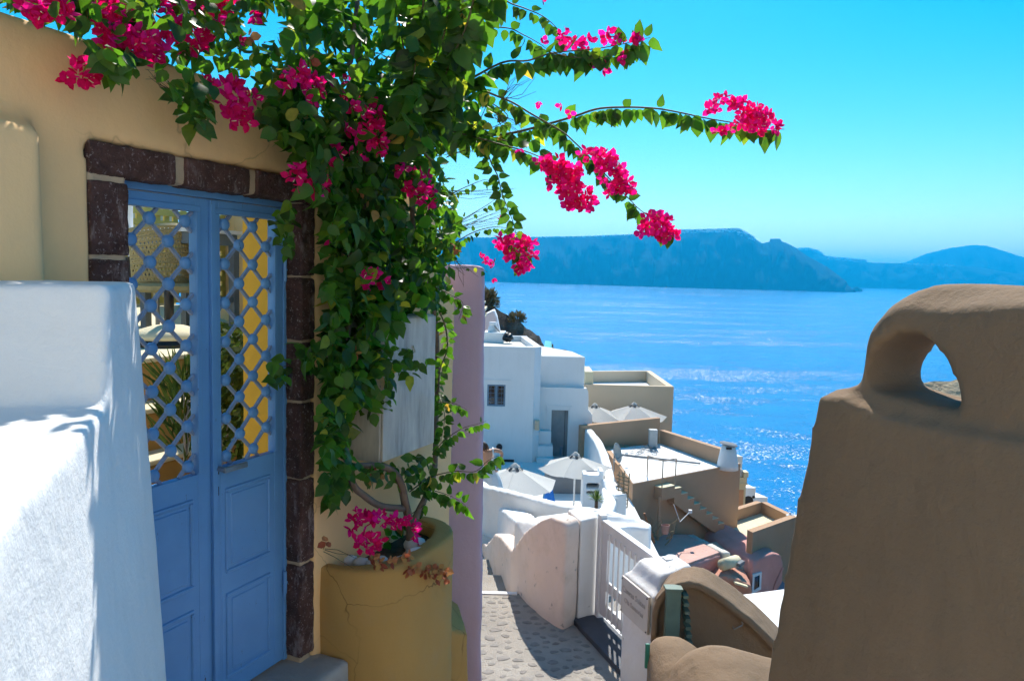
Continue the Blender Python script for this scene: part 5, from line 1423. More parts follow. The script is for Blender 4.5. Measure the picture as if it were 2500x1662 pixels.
# right-hand vault with the small window
KD = 1.36
q0_, q1_ = F(1836, 1372, 25.9), F(1914, 1368, 26.9)
mb = MB(); P_ = [(1834, 1500), (1834, 1400), (1842, 1374), (1862, 1358), (1890, 1350), (1906, 1354), (1913, 1373), (1914, 1500)]
f_ = [q0_.lerp(q1_, (x - 1834) / 80) for x, y in P_]; f_ = [F(x, y, p.y) for (x, y), p in zip(P_, f_)]; f_[0].z = f_[-1].z = -16
mb.prism(f_, Vector((-1.0, 3.2, 0))); stuc(O('vault', mb, M['pinkhouse'], parent=ph, smooth=True), .07, 2, .02, .5)
wpl = lambda x, y, off=0: F(x, y, q0_.y + (q1_.y - q0_.y) * (x - 1834) / 80 - off)
mb = MB()
wc = [wpl(1838, 1402, .08), wpl(1860, 1396, .08), wpl(1858, 1438, .08), wpl(1836, 1450, .08)]
wi = [wpl(1842, 1408, .08), wpl(1855, 1403, .08), wpl(1854, 1432, .08), wpl(1841, 1441, .08)]
bk_ = Vector((0, .16, 0))
mb.add(wc + wi + [p + bk_ for p in wc] + [p + bk_ for p in wi], [(0, 1, 5, 4), (1, 2, 6, 5), (2, 3, 7, 6), (3, 0, 4, 7), (0, 8, 9, 1), (1, 9, 10, 2), (2, 10, 11, 3), (3, 11, 8, 0), (4, 5, 13, 12), (5, 6, 14, 13), (6, 7, 15, 14), (7, 4, 12, 15)])
wf = O('window', mb, M['paint_white'], parent=ph)
mb = MB(); mb.add([p + Vector((0, .03, 0)) for p in wi], [(0, 1, 2, 3)]); O('pane', mb, M['glassdark'], parent=wf)
# saddle between them, broken ledges
mb = MB(); mb.prism([F(x, y, 25.0) for x, y in ((1700, 1500), (1712, 1440), (1740, 1416), (1765, 1402), (1800, 1412), (1836, 1430), (1838, 1500))], Vector((.3, 2.2, 0)))
stuc(O('saddle_wall', mb, stucco('salmon_plaster', (.56, .27, .19), var=.12, big=.9, stain=.4, stain_col=(.6, .42, .33)), parent=ph, smooth=True), .08, 3, .08, .5)
mb = MB(); mb.drop([G(1705, 1390, -10.15), G(1765, 1376, -10.15), G(1838, 1382, -10.15), G(1880, 1340, -10.0), G(1850, 1322, -9.95), G(1780, 1312, -9.95), G(1700, 1330, -10)], -11.2)
run(mb, [(1762, 1392, 25.6), (1785, 1384, 26.0), (1812, 1394, 26.2), (1836, 1400, 26.4)], 0.9, -1, -12)
stuc(O('upper_roof', mb, stucco('sandy_roof', (.55, .44, .33), var=.15, big=.8, stain=.4, stain_col=(.4, .3, .24)), parent=ph, smooth=True), .08, 3, .08, .5)
mb = MB(); mb.tube([F(1764, 1378, 25.2), F(1798, 1368, 25.9)], .2, 10); O('roof_spout', mb, M['stepcream'], parent=ph, smooth=True)
mb = MB(); mb.bar(F(1792, 1421, 24.9), F(1824, 1431, 24.9), .16, .06); O('ledge', mb, M['stepcream'], parent=ph)
mb = MB(); mb.bar(F(1800, 1378, 25.5), F(1812, 1370, 25.7), .2, .12); O('ledge', mb, M['darkwall'], parent=ph)
mb = MB(); mb.tube([wpl(1911, 1385, .02), wpl(1895, 1420, .02), wpl(1886, 1450, .02), wpl(1878, 1464, .02)], .04, 6); O('drain_pipe', mb, M['pinkhouse'], parent=ph)
mb = MB(); mb.drop([G(1820, 1500, -12.0), G(1850, 1600, -11.8), G(2000, 1560, -12.0), G(1980, 1440, -12.2), G(1880, 1470, -12.2)], -15); bevel(O('courtyard_slab', mb, M['white_far'], base=F(1880, 1500, 25), label='white yard slab half in shade below the rose house', cat='slab'), .05)
p = F(1905, 1455, 26.5); mb = MB(); mb.bar(p + Vector((-.4, 0, -.3)), p + Vector((.35, .2, .25)), .6, .05, side=(0.3, -.5, 1)); O('shutter_board', mb, M['winblue'], base=p, label='blue-grey boards leaning by the rose house wall', cat='boards')
# clutter under the stair: dry branches, stick and a bucket
cl = thing('dead_shrub', F(1600, 1325, 26), 'dry bare shrub and sticks under the outside stair', 'shrub')
for i in range(16):
    p = F(ru(1575, 1630), ru(1310, 1330), 26.2); pts = [p]
    for k in range(5): p = p + Vector((ru(-.18, .18), ru(-.1, .1), ru(.05, .26))); pts.append(p)
    mb = MB(); mb.tube(pts, [.025, .02, .016, .012, .01, .006], 4); O('branch', mb, M['bamboo'], parent=cl)
mb = MB(); mb.tube([F(1573, 1252, 26), F(1598, 1325, 26)], .04, 6); O('leaning_stick', mb, plain('orange_stick', (.4, .16, .07), .7), base=F(1598, 1325, 26), label='long reddish stick leaning under the stair', cat='stick')
p = F(1624, 1290, 26.1); mb = MB(); mb.lathe([(.12, -.17), (.15, .14), (.14, .14), (.11, -.15)], p, 14); O('clay_pot', mb, plain('pink_pot', (.5, .28, .22), .8), base=p, label='small pinkish pot among dry branches under the stair', cat='pot')
p = F(1685, 1248, 26.9); mb = MB(); mb.box(p, (.12, .1, .12)); mb.tube([p, F(1660, 1273, 26.6), F(1645, 1231, 26.5)], .018, 5); O('lamp_arm', mb, M['paint_white'], base=p, label='small lamp with a bent arm under the stair soffit', cat='lamp')

# turquoise canopy and low wall on the headland, pink facade sliver
mb = MB(); p = F(1340, 842, 62); mb.add([F(1328, 845, 62), F(1347, 850, 62), F(1346, 833, 64), F(1331, 831, 64)], [(0, 1, 2, 3)]); o_ = O('awning', mb, plain('turquoise_cloth', (.03, .42, .42), .8), base=p, label='turquoise awning at the foot of the headland', cat='awning', fix=False); o_.modifiers.new('thick', 'SOLIDIFY').thickness = .05
pf = thing('pink_facade', F(1178, 815, 50), 'narrow glimpse of a rose coloured neoclassical facade beside the lilac wall', 'building')
rose = stucco('rose_facade', (.58, .25, .2), var=.06, bump=.1); 
x0, x1 = F(1120, 760, 50).x, F(1180, 760, 50).x
zz_ = lambda y: F(1178, y, 50).z
for y0, y1, e_, m_ in ((815, 775, 0, rose), (775, 771, .12, M['stepcream']), (771, 760, 0, rose), (760, 754, .12, M['stepcream']), (754, 744, -.1, rose), (744, 740, 0, M['stepcream']), (740, 708, -.3, rose)):
    mb = MB(); mb.fbox(fbx, x0, x1 + e_, 50 - e_, 54, zz_(y0 if y0 < 815 else 900), zz_(y1)); O('storey' if m_ is rose else 'cornice', mb, m_, parent=pf)
for px in (1172, 1178):
    mb = MB(); mb.fbox(fbx, F(px, 780, 50).x - .03, F(px, 780, 50).x + .03, 49.95, 50, zz_(812), zz_(779)); O('pilaster', mb, M['stepcream'], parent=pf)
mb = MB(); mb.drop([F(1176, 762, 56), F(1206, 757, 57), F(1222, 800, 56), F(1226, 850, 55), F(1176, 850, 55)], -14) if False else mb.prism([F(x, y, 57) for x, y in ((1140, 860), (1140, 772), (1180, 770), (1206, 757), (1213, 775), (1221, 815), (1222, 860))], Vector((0, 2.5, 0)))
bevel(O('white_buttress', mb, M['white_far'], base=F(1195, 850, 57), label='blue-shaded white buttress wall under the headland rocks', cat='wall'), .1)

# ================================================================== the woman in white
SKIN = plain('skin', (0.50, 0.27, 0.17), 0.55, var=0.04)
WD = 18.6
pz_ = F(1195, 1165, WD)
wo_ = thing('person', Vector((pz_.x, pz_.y, F(1195, 1235, WD).z)), 'person in a white sleeveless dress bending forward behind the lilac wall', 'person')
def skin_body(name, verts, edges, radii, root, parent, mat, sub=2):
    me = bpy.data.meshes.new(name); b = BASE[parent.name]
    me.from_pydata([tuple(Vector(v) - b) for v in verts], edges, []); me.materials.append(mat)
    o = bpy.data.objects.new(name, me); COL.objects.link(o); o.parent = parent; BASE[o.name] = b
    sk = o.modifiers.new('skin', 'SKIN'); sk.use_smooth_shade = True
    lay = me.skin_vertices[0].data if me.skin_vertices else None
    if lay is None:
        bm = bmesh.new(); bm.from_mesh(me); bm.verts.layers.skin.verify(); bm.to_mesh(me); bm.free(); lay = me.skin_vertices[0].data
    for i, r in enumerate(radii):
        lay[i].radius = r if isinstance(r, tuple) else (r, r)
        lay[i].use_root = (i == root)
    ss = o.modifiers.new('sub', 'SUBSURF'); ss.levels = sub; ss.render_levels = sub
    return o
P = lambda x, y, dd=0.0: F(x, y, WD + dd)
V = [P(1194, 1168), P(1192, 1148), P(1190, 1128, -.04), P(1187, 1110, -.10), P(1182, 1100, -.16), P(1176, 1094, -.22), P(1172, 1088, -.28),      # 0 pelvis .. 6 head
     P(1205, 1098, -.06), P(1221, 1101, .02), P(1226, 1108, .05), P(1222, 1124, -.02), P(1216, 1136, -.08), P(1212, 1145, -.12),                   # 7 shoulder, upper arm, elbow, forearm, wrist, hand
     P(1170, 1102, -.12), P(1158, 1112, -.02), P(1152, 1124, .02), P(1158, 1138, -.08), P(1164, 1148, -.14),                                     # 13 other arm
     P(1200, 1172), P(1202, 1205, .02), P(1202, 1236), P(1187, 1172), P(1186, 1205, .04), P(1186, 1236)]
E_ = [(0, 1), (1, 2), (2, 3), (3, 4), (4, 5), (5, 6), (3, 7), (7, 8), (8, 9), (9, 10), (10, 11), (11, 12), (3, 13), (13, 14), (14, 15), (15, 16), (16, 17), (0, 18), (18, 19), (19, 20), (0, 21), (21, 22), (22, 23)]
Rr = [(.16, .12), (.125, .10), (.135, .10), (.14, .10), .06, .085, .09, .062, .052, .042, .038, .03, .032, .062, .052, .042, .036, .03, .09, .065, .045, .09, .065, .045]
skin_body('body', V, E_, Rr, 0, wo_, SKIN)
# fingers of the visible hand, curled downwards
for k in range(5):
    h = V[12]; b0 = h + Vector((-.03 + .015 * k, -.01, -.01 if k else .015)); L = (.045, .065, .07, .065, .05)[k]
    skin_body('finger', [b0, b0 + Vector((.003 * (k - 2), -.012, -L * .5)), b0 + Vector((.004 * (k - 2), .0, -L))], [(0, 1), (1, 2)], [.010, .009, .007], 0, wo_, SKIN, 1)
DRESS = stucco('white_cotton', (.78, .77, .75), var=.03, big=6, bump=.35, bscale=22, dist=.02)
mb = MB()
cols = [(1193, 1113, .15, .115), (1193, 1124, .150, .115), (1194, 1137, .140, .112), (1197, 1148, .150, .125), (1198, 1158, .20, .17), (1199, 1172, .245, .20), (1200, 1190, .28, .23), (1200, 1212, .33, .26), (1200, 1232, .37, .29)]
def dress(a, b):
    i = min(int(b * (len(cols) - 1)), len(cols) - 2); t = b * (len(cols) - 1) - i
    A, B = cols[i], cols[i + 1]; q = [A[k] + (B[k] - A[k]) * t for k in range(4)]
    w = 2 * math.pi * a; fold = 1 + .07 * b * math.sin(9 * w + 3 * b)
    return F(q[0], q[1], WD) + Vector((math.cos(w) * q[2] * fold, math.sin(w) * q[3] * fold, .02 * math.sin(w) * (1 - b)))
mb.grid(dress, 40, 26, True)
dr = O('dress', mb, DRESS, parent=wo_, smooth=True, fix=False)
mb = MB(); mb.tube([P(1205, 1116, -.13), P(1204, 1106, -.15), P(1203, 1098, -.12), P(1203, 1093, -.02), P(1205, 1098, .06)], .022, 6)
mb.tube([P(1176, 1116, -.13), P(1174, 1106, -.18), P(1172, 1100, -.14)], .022, 6); O('strap', mb, DRESS, parent=wo_, smooth=True)
HAIR = plain('brown_hair', (.10, .05, .025), .5, var=.4, scale=40)
mb = MB(); mb.ball(P(1174, 1088, -.27), (.115, .12, .12), 12, 9, .25)
for i in range(60):
    a = ru(0, 6.28); s_ = P(1176, 1085, -.27) + Vector((math.cos(a) * .08, math.sin(a) * .08, ru(-.02, .06))); e2 = P(ru(1172, 1196), ru(1092, 1103), ru(-.3, -.1))
    m2 = s_.lerp(e2, .5) + Vector((ru(-.02, .03), ru(-.03, 0), .025)); mb.tube([s_, m2, e2], [.014, .016, .006], 5)
O('hair', mb, HAIR, parent=wo_, smooth=True)

# ================================================================== bougainvillea
bv = thing('bougainvillea', wp(0.85, 0.22, RZ - .08), 'big bougainvillea with magenta flowers climbing over the yellow wall', 'bougainvillea')
M['leaf'] = island_leaf('bougainvillea_leaf', [(0.0, (0.016, 0.040, 0.011)), (0.45, (0.028, 0.075, 0.014)), (0.88, (0.050, 0.118, 0.016)), (0.955, (0.10, 0.14, 0.02)), (0.985, (0.28, 0.24, 0.04)), (1.0, (0.30, 0.14, 0.06))], 0.5, 0.40, (4.0, 4.4, 1.3))
M['bract'] = island_leaf('magenta_bract', [(0.0, (0.66, 0.002, 0.085)), (0.5, (0.84, 0.004, 0.17)), (1.0, (0.90, 0.015, 0.34))], 0.6, 0.75, (1.35, 1.0, 1.35))
M['dried'] = island_leaf('dried_bract', [(0.0, (0.30, 0.05, 0.025)), (0.5, (0.48, 0.17, 0.08)), (1.0, (0.42, 0.28, 0.08))], 0.35, 0.8)
M['pistil'] = plain('cream_flower_tube', (0.75, 0.66, 0.45), 0.6)
M['bark'] = stucco('grey_brown_bark', (0.17, 0.125, 0.095), var=0.3, big=12, bump=0.8, bscale=60)
M['stemgreen'] = plain('green_brown_stem', (0.09, 0.075, 0.03), 0.7, var=0.3)

def leaf_geo(curl, w=0.40):
    """broad pointed leaf, unit length along x, folded on the midrib and drooping at the tip"""
    xs = [0.0, 0.10, 0.32, 0.58, 0.82, 1.0]; ws_ = [0.02, 0.26, w, 0.34, 0.15, 0.0]
    vs, fs = [], []
    for x, q in zip(xs, ws_):
        zc = -curl * x * x
        vs += [(x, -q, zc + 0.16 * q), (x, 0, zc - 0.05 * q), (x, q, zc + 0.16 * q)]
    for i in range(5):
        a = 3 * i
        if i < 4: fs += [(a, a + 3, a + 4, a + 1), (a + 1, a + 4, a + 5, a + 2)]
        else: fs += [(a, a + 4, a + 1), (a + 1, a + 4, a + 2)]
    return [Vector(v) for v in vs], fs
LG = [leaf_geo(c, w) for c, w in ((0.15, 0.40), (0.35, 0.36), (0.55, 0.42), (-0.1, 0.38), (0.75, 0.34))]
def frame(d, up):
    d = d.normalized(); s_ = up.cross(d)
    if s_.length < 1e-4: s_ = d.orthogonal()
    s_.normalize(); n_ = d.cross(s_)
    return Matrix((d, s_, n_)).transposed()
def put_leaf(mb, p, d, up, size, k=None):
    vs, fs = LG[random.randrange(5) if k is None else k]
    m = frame(d, up); mb.add([p + m @ (v * size) for v in vs], fs)
LM_ = []
for vs, fs in LG:
    me = bpy.data.meshes.new('leaf'); me.from_pydata([tuple(v) for v in vs], [], fs); me.materials.append(M['leaf'])
    for pg in me.polygons: pg.use_smooth = True
    LM_.append(me)
nleaf = [0]; extra_leaves = MB()
def part_leaf(p, d, up, size):
    if nleaf[0] < 298:
        nleaf[0] += 1
        m = Matrix.Translation(p) @ frame(d, up).to_4x4() @ Matrix.Scale(size, 4)
        inst('leaf', LM_[random.randrange(5)], m, bv)
    else: put_leaf(extra_leaves, p, d, up, size)

def inpoly(x, y, poly):
    c = False; j = len(poly) - 1
    for i in range(len(poly)):
        xi, yi = poly[i]; xj, yj = poly[j]
        if (yi > y) != (yj > y) and x < (xj - xi) * (y - yi) / (yj - yi) + xi: c = not c
        j = i
    return c
def rdir(down=0.3):
    v = Vector((ru(-1, 1), ru(-1, 1), ru(-1, 1) - down)); return v.normalized() if v.length > .05 else Vector((0, 0, -1))
mass = MB()
def fill(poly, cnt, o0, o1, s0, s1, down=0.35, gaps=()):
    xs = [p[0] for p in poly]; ys = [p[1] for p in poly]; k = 0; tries = 0
    while k < cnt and tries < cnt * 12:
        tries += 1
        x, y = ru(min(xs), max(xs)), ru(min(ys), max(ys))
        if not inpoly(x, y, poly): continue
        if any((x - a) ** 2 / (r * r) + (y - b) ** 2 / (q * q) < 1 for a, b, r, q in gaps): continue
        # leaves gather in clumps with darker hollows between
        if mnoise.noise(Vector((x * .014, y * .014, o0 * 3))) < ru(-.75, -.05): continue
        p = wq(x, y, ru(o0, o1)); d = rdir(down)
        put_leaf(mass, p, d, (WN * ru(0, 1) + Vector((ru(-.7, .7), ru(-.7, .7), ru(0.1, 1)))).normalized(), ru(s0, s1))
        k += 1
COLUMN = [(700, 250), (900, 215), (1080, 300), (1078, 420), (1098, 470), (1118, 540), (1112, 620), (1080, 700), (1066, 752), (1000, 770), (968, 800), (950, 850), (960, 905), (935, 960), (880, 985), (850, 1010), (842, 1080), (858, 1160), (840, 1220), (805, 1235), (795, 1180), (788, 1080), (785, 985), (805, 900), (795, 760), (795, 640), (795, 520), (762, 460), (720, 380), (690, 300)]
fill(COLUMN, 2300, 0.13, 0.50, 0.05, 0.082)
fill(COLUMN, 800, 0.10, 0.25, 0.05, 0.08)
SPINE = [(-260, -60), (60, 10), (150, 40), (260, 70), (330, 115), (430, 140), (540, 165), (640, 215), (720, 260), (900, 260), (1000, 180), (1030, 60), (1040, -60), (560, -80), (-320, -80)]
GAPS = ((672, 55, 34, 48), (385, 45, 24, 26), (520, 70, 15, 12), (430, 25, 12, 10))
fill(SPINE, 1050, -0.10, 0.34, 0.045, 0.07, .2, GAPS)
fill([(-420, -1150), (420, -1150), (420, -560), (-420, -560)], 90, -0.25, 0.25, 0.05, 0.08, .6)
fill([(560, -60), (1060, -60), (1060, 240), (700, 250), (640, 200), (720, 110)], 520, 0.0, 0.45, 0.055, 0.085, .2, GAPS + ((930, 60, 30, 28), (985, 130, 24, 34), (1010, 330, 40, 30), (800, 40, 18, 22), (760, 160, 14, 14), (880, 150, 16, 20)))
fill([(1000, -80), (1240, -80), (1190, 50), (1130, 110), (1120, 180), (1165, 250), (1180, 330), (1100, 350), (1020, 380), (970, 250)], 300, 0.30, 0.75, 0.065, 0.095, .3, ((1075, 90, 34, 28), (1165, 190, 26, 20), (985, 150, 22, 32), (1100, 300, 18, 14), (1120, 30, 24, 20), (1050, 200, 16, 20)))
# ragged fringes
for poly, cnt in (([(400, 170), (480, 160), (520, 215), (500, 300), (455, 325), (425, 250)], 70), ([(225, 115), (345, 120), (330, 160), (262, 192), (225, 170)], 45), ([(630, 270), (700, 250), (720, 330), (690, 340), (650, 300)], 60), ([(675, 520), (715, 530), (718, 600), (700, 620), (678, 585)], 26), ([(655, 880), (695, 875), (695, 930), (665, 930)], 12),
                   ([(730, 840), (790, 830), (790, 900), (735, 895)], 40), ([(700, 500), (712, 460), (706, 530)], 6), ([(930, 840), (1010, 850), (1055, 890), (1000, 920), (930, 905)], 60), ([(880, 960), (955, 950), (960, 1000), (900, 1020)], 30), ([(860, 1140), (1060, 1110), (1050, 1175), (900, 1180)], 70)):
    fill(poly, cnt, 0.16, 0.42, 0.045, 0.068)
fo = O('foliage', mass, M['leaf'], parent=bv, kind='stuff', smooth=True, fix=False)

# stems: trunk from the planter, limbs, long arching shoots
def smooth_path(pts, n_=6):
    out = []
    for i in range(len(pts) - 1):
        p0, p1, p2, p3 = pts[max(i - 1, 0)], pts[i], pts[i + 1], pts[min(i + 2, len(pts) - 1)]
        for k in range(n_):
            t = k / n_
            out.append(0.5 * ((2 * p1) + (p2 - p0) * t + (2 * p0 - 5 * p1 + 4 * p2 - p3) * t * t + (3 * p1 - p0 - 3 * p2 + p3) * t ** 3))
    out.append(pts[-1]); return out
def limb(name, pix, o, r0, r1, mat, d=None):
    pts = [wq(x, y, o_) if d is None else F(x, y, o_) for x, y, o_ in pix]
    pts = smooth_path(pts); n_ = len(pts); mb = MB()
    mb.tube(pts, [r0 + (r1 - r0) * i / (n_ - 1) for i in range(n_)], 7); O(name, mb, mat, parent=bv, smooth=True)
    return pts
limb('trunk', [(1000, 1372, .20), (1002, 1290, .25), (990, 1230, .27), (975, 1170, .28), (940, 1140, .28), (880, 1136, .26), (830, 1150, .22)], 0, .026, .012, M['bark'])
limb('trunk', [(1005, 1370, .22), (1010, 1280, .22), (1040, 1210, .22), (1060, 1150, .20), (1064, 1050, .16), (1068, 900, .16), (1060, 760, .2), (1010, 600, .25)], 0, .02, .010, M['bark'])
limb('branch', [(985, 1240, .26), (930, 1235, .27), (890, 1210, .26), (862, 1180, .25), (845, 1100, .22), (835, 950, .2), (850, 800, .2), (880, 600, .25), (890, 400, .25), (880, 200, .2), (870, -60, .1)], 0, .018, .012, M['bark'])
limb('branch', [(1010, 600, .25), (1000, 450, .3), (960, 330, .32), (900, 280, .3)], 0, .013, .007, M['bark'])
limb('branch', [(770, 130, .2), (850, 160, .25), (865, 60, .25), (880, -40, .2)], 0, .012, .008, M['bark'])
limb('branch', [(920, 350, .3), (1000, 355, .35), (1030, 370, .4), (1070, 410, .4)], 0, .010, .005, M['bark'])
fw_ = lambda pts: pts
def shoot(pix, d0, d1, r0, step, size, side_down=True, bare=0.0, skip=0.0, name='shoot'):
    """an arching shoot with leaves set alternately along it"""
    n_ = len(pix); pts = smooth_path([F(x, y, d0 + (d1 - d0) * i / (n_ - 1)) for i, (x, y) in enumerate(pix)], 8)
    mb = MB(); m_ = len(pts); mb.tube(pts, [max(.0012, r0 * (1 - .8 * i / (m_ - 1))) for i in range(m_)], 6); O(name, mb, M['stemgreen'], parent=bv, smooth=True)
    acc = bare; L = 0; sgn = 1; nxt = bare
    for a, b in zip(pts, pts[1:]):
        seg = (b - a).length; t_ = (b - a).normalized()
        while L + seg > nxt:
            p = a.lerp(b, (nxt - L) / seg); nxt += step * ru(.7, 1.3); sgn = -sgn
            if rnd() < skip: continue
            side = t_.cross(Vector((0, 1, 0))).normalized()
            if side_down and side.z > 0: side = -side
            d = (side * ru(.5, 1.0) * (1 if (side_down and rnd() < .75) else sgn) + t_ * ru(-.1, .6) + Vector((ru(-.3, .3), ru(-.7, .3), -.25))).normalized()
            q = p + d * .008
            part_leaf(q, d, (Vector((ru(-.6, .6), -ru(.2, 1), ru(-.1, .8)))).normalized(), size * ru(.7, 1.15))
        L += seg
    return pts
shoot([(1120, 345), (1190, 332), (1250, 325), (1330, 305), (1400, 285), (1460, 266), (1530, 262), (1600, 265), (1660, 275), (1720, 288), (1790, 300), (1860, 312), (1915, 316)], 3.7, 3.05, .007, .019, .070)
shoot([(1000, 70), (1018, 66), (1125, 70), (1232, 68), (1279, 86), (1314, 105), (1346, 125), (1400, 135)], 3.6, 3.3, .004, .020, .048)
shoot([(1200, -30), (1240, 5), (1279, 20), (1325, 40), (1360, 70), (1380, 105)], 3.5, 3.3, .004, .020, .052)
shoot([(1080, 240), (1130, 205), (1200, 165), (1240, 150), (1290, 148), (1350, 130), (1450, 120), (1520, 108), (1588, 92)], 3.5, 3.1, .006, .016, .072)
shoot([(1340, 128), (1400, 140), (1460, 142), (1520, 128), (1570, 105)], 3.25, 3.1, .003, .018, .066)
shoot([(1120, 190), (1190, 225), (1250, 250), (1300, 280), (1370, 320), (1400, 345), (1440, 385), (1500, 450), (1540, 490), (1560, 510), (1600, 540), (1640, 570)], 3.5, 2.95, .005, .018, .056, skip=.05)
shoot([(1100, 320), (1160, 335), (1230, 355), (1290, 372), (1340, 395), (1370, 420)], 3.55, 3.1, .005, .018, .064)
shoot([(1165, 345), (1185, 360), (1200, 400), (1215, 430), (1225, 470), (1240, 510), (1255, 550), (1265, 600), (1275, 645)], 3.55, 3.25, .004, .018, .056, side_down=False)
shoot([(1040, 230), (1100, 260), (1140, 300), (1190, 330), (1240, 345)], 3.6, 3.4, .005, .018, .058)
shoot([(1180, 240), (1240, 285), (1180, 320), (1120, 330)], 3.6, 3.5, .003, .02, .05)
shoot([(1020, 380), (1060, 360), (1110, 330), (1165, 300), (1190, 250)], 3.8, 3.5, .006, .022, .05)
# broad-leaved upright shoots in the middle of the crown
for pix in ([(1040, -60), (1030, 40), (1018, 130), (1005, 220), (1000, 300), (985, 360)], [(1170, -60), (1140, 60), (1100, 150), (1070, 240), (1050, 320)], [(1230, -60), (1190, 20), (1150, 90), (1110, 190), (1080, 300)], [(1105, -60), (1085, 80), (1045, 200), (1030, 300)], [(960, -60), (975, 60), (1000, 160), (1060, 230)]):
    shoot(pix, 3.1, 3.25, .006, .014, .092, side_down=False)
# lower sprigs to the right
shoot([(1000, 1200), (1050, 1165), (1110, 1150), (1160, 1150), (1190, 1125), (1215, 1112)], 4.0, 3.6, .004, .020, .056)
shoot([(1030, 1190), (1070, 1200), (1110, 1215), (1145, 1240)], 4.0, 3.7, .003, .018, .058)
shoot([(1060, 1100), (1090, 1070), (1130, 1045), (1165, 1035), (1185, 1028)], 4.1, 3.9, .003, .024, .044)
shoot([(1060, 740), (1085, 790), (1092, 850), (1075, 900), (1070, 960), (1085, 1010), (1080, 1060), (1070, 1110)], 4.15, 4.15, .005, .014, .052, side_down=False)
shoot([(1060, 700), (1100, 720), (1130, 740), (1120, 780)], 4.1, 4.0, .003, .016, .050)
shoot([(1065, 980), (1110, 985), (1140, 1000)], 4.1, 4.0, .003, .018, .046)
# yellowing twigs against the sea
shoot([(1090, 560), (1140, 530), (1190, 500), (1230, 470)], 4.0, 3.8, .003, .03, .030, skip=.2)
shoot([(1100, 600), (1150, 570), (1200, 555), (1245, 560), (1290, 590)], 4.0, 3.7, .003, .022, .034)
shoot([(1090, 480), (1130, 460), (1180, 440), (1200, 445)], 4.0, 3.8, .003, .028, .034)
shoot([(1080, 640), (1120, 655), (1160, 650), (1190, 665)], 4.0, 3.8, .002, .05, .03, skip=.3)
shoot([(1040, 1230), (1010, 1250), (960, 1290), (955, 1330)], 4.0, 3.9, .003, .022, .06)
# door-side strays
shoot([(705, 470), (690, 500), (688, 530), (695, 560)], 3.35, 3.33, .002, .016, .026, side_down=False)
shoot([(770, 870), (720, 890), (690, 895), (665, 905)], 3.45, 3.2, .002, .03, .045)
# bare twigs
mb = MB()
for x0, y0, x1, y1, d_, n_ in ((440, 235, 375, 190, 2.6, 7), (1230, 240, 1290, 200, 3.4, 8), (1210, 280, 1270, 330, 3.4, 10), (1090, 380, 1170, 350, 3.6, 8), (1100, 560, 1230, 520, 3.9, 9), (860, 470, 930, 450, 3.3, 7), (1080, 470, 1240, 455, 3.9, 6), (770, 1330, 860, 1375, 3.5, 3), (1000, 1280, 1060, 1275, 3.8, 2), (1110, 640, 1150, 680, 3.9, 6)):
    for k in range(n_):
        a = F(x0 + ru(-8, 8), y0 + ru(-8, 8), d_); e = F(x1 + ru(-22, 22), y1 + ru(-25, 25), d_ - .05); m2 = a.lerp(e, .5) + Vector((ru(-.02, .02), ru(-.02, .02), ru(-.02, .03)))
        mb.tube([a, m2, e], [.0018, .0014, .0008], 4)
O('twigs', mb, M['stemgreen'], parent=bv, kind='stuff')
if extra_leaves.v: O('shoot_foliage', extra_leaves, M['leaf'], parent=bv, kind='stuff', smooth=True, fix=False)

# flower clusters: three papery bracts round a small cream tube
def flower(mb, tube_mb, p, ax, size):
    ax = ax.normalized(); a0 = ru(0, 2.1); s_ = ax.orthogonal().normalized(); t_ = ax.cross(s_)
    op = ru(.35, .85)
    for k in range(3):
        w = a0 + k * 2.0944 + ru(-.15, .15); r = s_ * math.cos(w) + t_ * math.sin(w); q = ax.cross(r)
        d = (r * op + ax * (1 - op * .6)).normalized(); n_ = q.cross(d)
        L = size * ru(.85, 1.15); W_ = L * .42
        b = p + r * size * .05
        c_ = [b, b + d * L * .28 - q * W_ * .85, b + d * L * .30 - n_ * L * .06, b + d * L * .28 + q * W_ * .85, b + d * L * .66 - q * W_ * .8 + n_ * L * .10, b + d * L * .68, b + d * L * .66 + q * W_ * .8 + n_ * L * .10, b + d * L + n_ * L * .12]
        mb.add(c_, [(0, 2, 1), (0, 3, 2), (1, 2, 5, 4), (2, 3, 6, 5), (4, 5, 7), (5, 6, 7)])
    if tube_mb is not None and rnd() < .5:
        tube_mb.tube([p, p + ax * size * .5], [size * .04, size * .05], 5)
        tube_mb.lathe([(size * .02, 0), (size * .10, .001)], p + ax * size * .5, 5)
def cluster(x, y, rx, ry, cnt, d=None, o=.40, size=.034, mat='bract', name='flower_cluster'):
    mb, tb = MB(), MB()
    for i in range(cnt):
        while True:
            a, b, c_ = ru(-1, 1), ru(-1, 1), ru(-1, 1)
            if a * a + b * b + c_ * c_ <= 1: break
        px, py = x + a * rx, y + b * ry
        if d is None:
            p = wq(px, py, o + c_ * .06); e = WN
        else:
            p = F(px, py, d + c_ * .06); e = Vector((0, -1, 0))
        ax = Vector((a, -.1 * 0, -b)) * .8 + e * ru(.3, 1.1) + Vector((ru(-.5, .5), ru(-.4, .2), ru(-.5, .5)))
        flower(mb, tb if mat == 'bract' else None, p, ax, size * ru(.8, 1.15))
    f_ = O(name, mb, M[mat], parent=bv, fix=False, kind='stuff' if cnt > 1 else None)
    if tb.v: O('flower_tube', tb, M['pistil'], parent=f_)
    return f_
